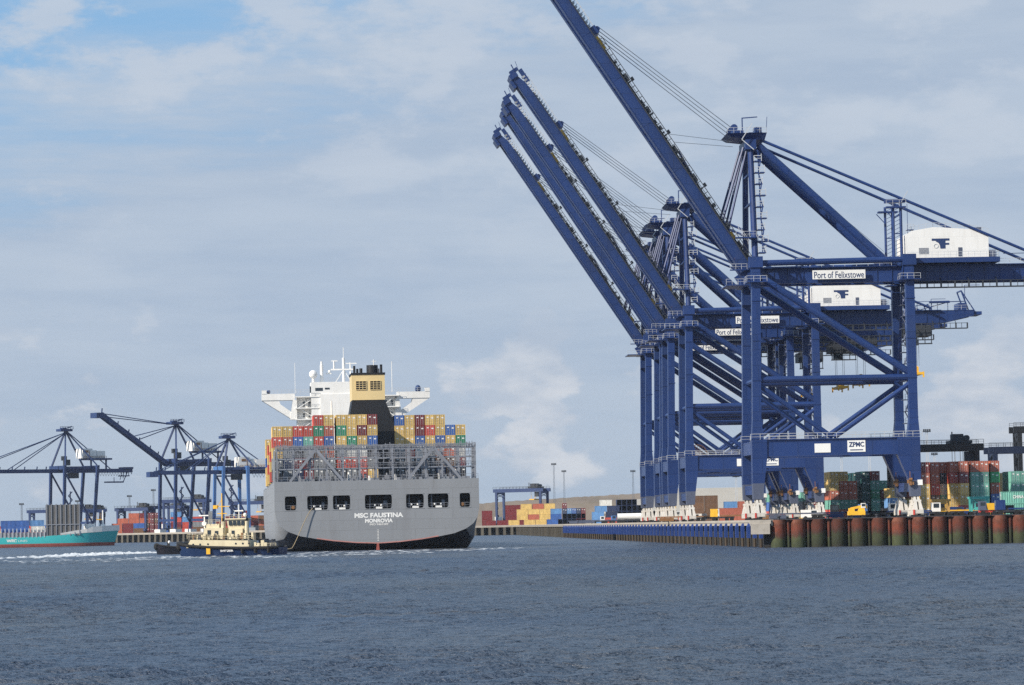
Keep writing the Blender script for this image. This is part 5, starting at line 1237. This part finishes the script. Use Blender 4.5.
Mf = Matrix.Translation((bowp.x, bowp.y, 0)) @ Matrix.Rotation(math.atan2(dirf.y, dirf.x), 4, 'Z')
ysgn = 1 if (Mf.to_3x3() @ Vector((0, 1, 0))).y < 0 else -1
text('lettering', 'WEC', 4.4, 1.35, white, FS, (45, ysgn * 9.32, 2.9), xdir=(-1, 0, 0), bold=.045)
text('lettering', 'LINES', 3.8, .9, white, FS, (40.2, ysgn * 9.32, 2.8), xdir=(-1, 0, 0), bold=.0)
b = MB(); b.box(7.6, 8.9, ysgn * 5.4 - .5, ysgn * 5.4 + .5, 3.6, 4.1); b.build('anchor_pocket', black, FS)
k = 0
for (x, z_, c, L_) in [(30.6, 6.5, 'white', 6.06), (31, 9.1, LB, 6.06), (37.5, 6.5, B_, 12.19), (37.5, 9.1, B_, 12.19), (43, 9.11 + 2.6, LB, 3.0), (50.2, 6.5, Y_, 6.06), (50.2, 9.1, OR, 6.06), (10.4 + 3, 0, OR, 0)]:
    if L_ < 4: continue
    w = Mf @ Vector((x, ysgn * 7.4, z_)); k += 1
    container(None, 0, 0, c, f'{c} container on the teal ship, {nth(k)} counting aft from its grey cell guides', 'containers on the teal ship', L=L_, h=2.59, world=tuple(w), rz=math.atan2(dirf.y, dirf.x) - math.pi / 2, door=False)

def spill():
    QUEUE.sort(key=lambda q: q[0]); keep, rest = QUEUE[:294], QUEUE[294:]
    for q in keep: place_container(*q[1:])
    mats = []; vs = []; fs = []; mi = []
    for _, c, lab, grp, L_, h, w, ry, dr in rest:
        M = Matrix.Translation(w) @ Matrix.Rotation(ry, 4, 'Z')
        for me in cont_meshes(L_, h, c):
            o = len(vs); ms = list(me.materials)
            for m in ms:
                if m not in mats: mats.append(m)
            vs += [tuple(M @ v.co) for v in me.vertices]
            for p in me.polygons: fs.append([o + i for i in p.vertices]); mi.append(mats.index(ms[p.material_index]))
    me = bpy.data.meshes.new('distant_containers'); me.from_pydata(vs, [], fs)
    for m in mats: me.materials.append(m)
    me.polygons.foreach_set('material_index', mi); me.update()
    o = bpy.data.objects.new('distant_containers', me); COL.objects.link(o); tag(o, 'small distant containers stacked behind the nearer rows and the tugs', 'containers', kind='stuff')

# ------------------------------------------------------------------ tugs
def tug(loc, rz, label, main=True):
    r = empty('tug', loc, rz); tag(r, label, 'tug')      # local -x is the bow
    b = MB(); st = [(-12.2, .3, .1, 3.0), (-11, 2.4, 1.2, 2.8), (-8.5, 4.0, 3.0, 2.4), (-4, 4.9, 4.4, 2.0), (4, 5.0, 4.6, 1.7), (10, 4.8, 4.2, 1.7), (12, 4.0, 3.4, 1.8)]
    for (x, wt, wb, t) in st:
        ring = [(x + (1.2 if x < -10 else 0), wb * .9, -1), (x + (.6 if x < -10 else 0), wb, .3), (x, wt, t)]; b.v += ring + [(p[0], -p[1], p[2]) for p in reversed(ring)]
    for s in range(len(st) - 1):
        for i in range(5): b.f.append([s * 6 + i, s * 6 + i + 1, (s + 1) * 6 + i + 1, (s + 1) * 6 + i]); b.mi.append(1 if i == 2 else 0)
    b.f += [list(range(6)), list(range(36, 42))]; b.mi += [0, 0]
    o = b.build('hull', [tug_navy if main else hull_black, dark], r); fixn(o); smooth(o, 40)
    b = MB()
    for (x0, w0, _, t0), (x1, w1, _, t1) in zip(st, st[1:]):
        for s in (-1, 1): b.tube((x0, s * w0, t0 + .05), (x1, s * w1, t1 + .05), .33 if main else .2, n=8)
    for x in (4, 7, 10): b.tube((x, -4.95, .6), (x, -5.05, 1.6), .35, n=8)
    b.ball((-11.6, 0, 2.3), 1.1, 10, 6); b.build('fender_strip', rubber, r)
    if not main:
        b = MB(); b.box(-2, 3, -2, 2, 2, 3.6); b.box(-8, -7, -.6, .6, 2.4, 3.6); b.build('deckhouse', dark, r)
        b = MB(); b.ball((-7.2, -.5, 3.6), .5, 8, 5); b.tube((1, 0, 3.6), (1, 0, 6), .08, n=5); b.build('winch', white, r); return r
    b = MB(); b.prism([(-9.2, 2.0), (5.2, 1.75), (5.0, 3.4), (-8.2, 3.8)], -3.7, 3.7); b.box(-6.4, -2.6, -2.2, 2.2, 3.7, 4.9); fixn(b.build('deckhouse', tug_cream, r))
    b = MB(); b.box(-5.4, -1.0, -2.6, 2.6, 3.9, 6.4); b.box(-5.0, -2.0, -2.2, 2.2, 6.4, 7.3); b.box(0.2, 3.4, -2.4, 2.4, 3.7, 6.1); b.build('upper_house', tug_cream, r)
    b = MB(); b.taper((1.8, 0, 6.1), 3.6, 3.6, (1.8, 0, 8.2), 4.2, 4.2); b.box(-.6, 4.2, -2.4, 2.4, 8.2, 8.45); b.build('wheelhouse', tug_cream, r)
    b = MB(); 
    for x in (.2, 1.15, 2.1, 3.05): b.box(x, x + .72, -2.12, -1.85, 6.9, 7.9)
    for x in (-7.6, -6, -4.2, 2.2, 3.8, 5.2): b.tube((x, -3.74, 2.75), (x, -3.7, 2.75), .22, n=10)
    b.box(-4.6, -3.8, -2.66, -2.6, 4.2, 5.9); b.box(-2.9, -2.1, -2.66, -2.6, 4.9, 5.7); b.box(.9, 1.6, -2.46, -2.4, 4, 5.7); b.build('window', glass, r)
    for x in (-1.2, 4.2):
        b = MB(); b.tube((x, -1.6, 3.8), (x, -1.6, 7.8), .55, .5, n=12); b.m = 1; b.tube((x, -1.6, 7.8), (x, -1.6, 8.5), .3, n=8); b.build('funnel', [tug_cream, black], r)
    b = MB(); b.tube((-1.9, 0, 7.2), (-1.9, 0, 14.2), .2, .12, n=8); b.bar((-3.6, 0, 11.2), (-.2, 0, 11.2), .18); b.bar((-3, 0, 9.6), (-.8, 0, 9.6), .2); b.box(-3.9, -2.9, -.3, .3, 10.7, 11.5); b.bar((-1.9, 0, 12.8), (-3.1, 0, 10.9), .1); b.build('mast', yellow, r)
    b = MB(); b.box(-7.2, -5.0, -.3, .3, 9.1, 9.35); b.bar((-6.0, 0, 4.9), (-6.0, 0, 9.1), .25); b.tube((-6.0, -.5, 7.4), (-6.0, .5, 7.4), .5, n=10); b.tube((2, 0, 8.4), (2, 0, 11.6), .1, n=6); b.box(1, 3, -.15, .15, 10, 10.25); b.ball((3.4, 0, 9.2), .45, 8, 5); b.build('radar', white, r)
    b = MB()
    b.rail((-9, -3.6, 4.0), (6.2, -3.6, 3.5), 1.0, 1.1, .07); b.rail((-5.2, -2.5, 7.3), (-1.8, -2.5, 7.3), .9, .8, .06); b.rail((-.5, -2.3, 8.45), (4.1, -2.3, 8.45), .8, .9, .06); b.rail((6.6, -4.4, 1.9), (11.5, -4.2, 1.9), .8, 1.1, .07)
    rn = random.Random(3)
    for k in range(26): x = rn.uniform(-8, 9); z = 3.8 if x < 6 else 1.9; b.box(x, x + rn.uniform(.2, .8), -3.2, -2.7, z, z + rn.uniform(.3, 1.5))
    b.build('handrail', [tug_cream], r)
    for k in range(16): x = rn.uniform(-8, 9); z = 3.8 if x < 6 else 1.9; b = MB(); b.taper((x, -3.3, z), rn.uniform(.3, .9), .5, (x, -3.3, z + rn.uniform(.5, 1.4)), rn.uniform(.2, .5), .4); b.build('deck_locker', rn.choice((dark, dark, orange, black, tug_cream)), r)
    b = MB(); b.tube((7.6, -1.4, 2.6), (7.6, 1.4, 2.6), .95, n=14); b.box(6.9, 8.3, -1.8, -1.4, 1.7, 3.7); b.box(6.9, 8.3, 1.4, 1.8, 1.7, 3.7); b.bar((9.8, -1.2, 1.8), (9.8, -1.2, 3.6), .3); b.bar((9.8, 1.2, 1.8), (9.8, 1.2, 3.6), .3); b.bar((9.8, -1.2, 3.4), (9.8, 1.2, 3.4), .3); b.build('towing_winch', dark, r)
    b = MB(); b.box(-4.2, -3.3, -5.12, -5.05, .5, 1.9); b.build('draught_panel', yellow, r)
    text('tug_name', 'SVITZER', 3.0, .42, white, r, (.5, -5.08, 1.2), bold=.03)
    return r
tp = at(231, 556, 695); t1 = tug((tp.x, 695, 0), R(-10), 'cream and navy tug with yellow mast beside the big ship'); t1.scale = (.94, 1, .93)
tp = at(190, 550, 790); t2 = tug((tp.x, 790, 0), R(4), 'low black tug boat behind the bow of the cream tug', main=False); t2.scale = (.68, .8, .8)
# persons on the tug's foredeck are too small to read and are left out

# ------------------------------------------------------------------ wake foam
def foam():
    rn = random.Random(8); b = MB()
    def lump(x, y, s, h):
        n = 6; ph = rn.random() * 6
        rim = [(x + s * rn.uniform(.7, 1.2) * math.cos(ph + i * 1.047) * 1.8, y + s * 1.3 * math.sin(ph + i * 1.047), .05) for i in range(n)]
        b.add(rim + [(x + rn.uniform(-.2, .2) * s, y, h + .06)], [(i, (i + 1) % n, n) for i in range(n)])
    def streak(px0, py0, px1, py1, cnt, spread, s=.8, h=.35):
        a = ground(px0, py0); c = ground(px1, py1)
        for i in range(cnt):
            t = rn.random(); p = a.lerp(c, t); k = .5 + .5 * math.sin(t * 23 + px0) * math.sin(t * 7.3)
            lump(p.x + rn.gauss(0, spread * .5), p.y + rn.gauss(0, spread * 2.2), s * rn.uniform(.4, 1.3) * (.5 + k), h * rn.uniform(.15, 1) * (.35 + k))
    def ground(px, py):
        d_ = ROT @ Vector(((px - 512) / F, -(py - 342.5) / F, -1.0)); t = -CAMH / d_.z; return Vector((d_.x * t, d_.y * t, 0))
    streak(-10, 558.5, 90, 556, 170, 9, .5, .18); streak(60, 556, 130, 553.8, 330, 4, .7, .5); streak(90, 554, 160, 552.8, 140, 7, .6, .35)
    streak(0, 562, 190, 558, 200, 12, .4, .05); streak(150, 557.5, 290, 556.5, 160, 8, .4, .09); streak(290, 554, 480, 549.8, 130, 9, .45, .07)
    streak(470, 550, 500, 548.6, 30, 6, .5, .08); streak(280, 556.5, 420, 553, 100, 6, .4, .07)
    o = b.build('foam', foam_m); tag(o, 'white foam of the wakes on the water round the tug and ships', 'foam', kind='stuff'); fixn(o)
foam()

spill()
# ------------------------------------------------------------------ air
hz = MB().box(-2590, 2590, -50, 3390, -1, 116).build('haze', None)
hz.data.materials.clear()
m = bpy.data.materials.new('haze_air'); m.use_nodes = True; N = m.node_tree.nodes; N.clear()
out = N.new('ShaderNodeOutputMaterial'); v = N.new('ShaderNodeVolumePrincipled'); v.inputs['Color'].default_value = (.80, .88, 1.0, 1)
v.inputs['Density'].default_value = 0.00003; v.inputs['Anisotropy'].default_value = .2
m.node_tree.links.new(v.outputs[0], out.inputs['Volume']); hz.data.materials.append(m); tag(hz, kind='stuff')
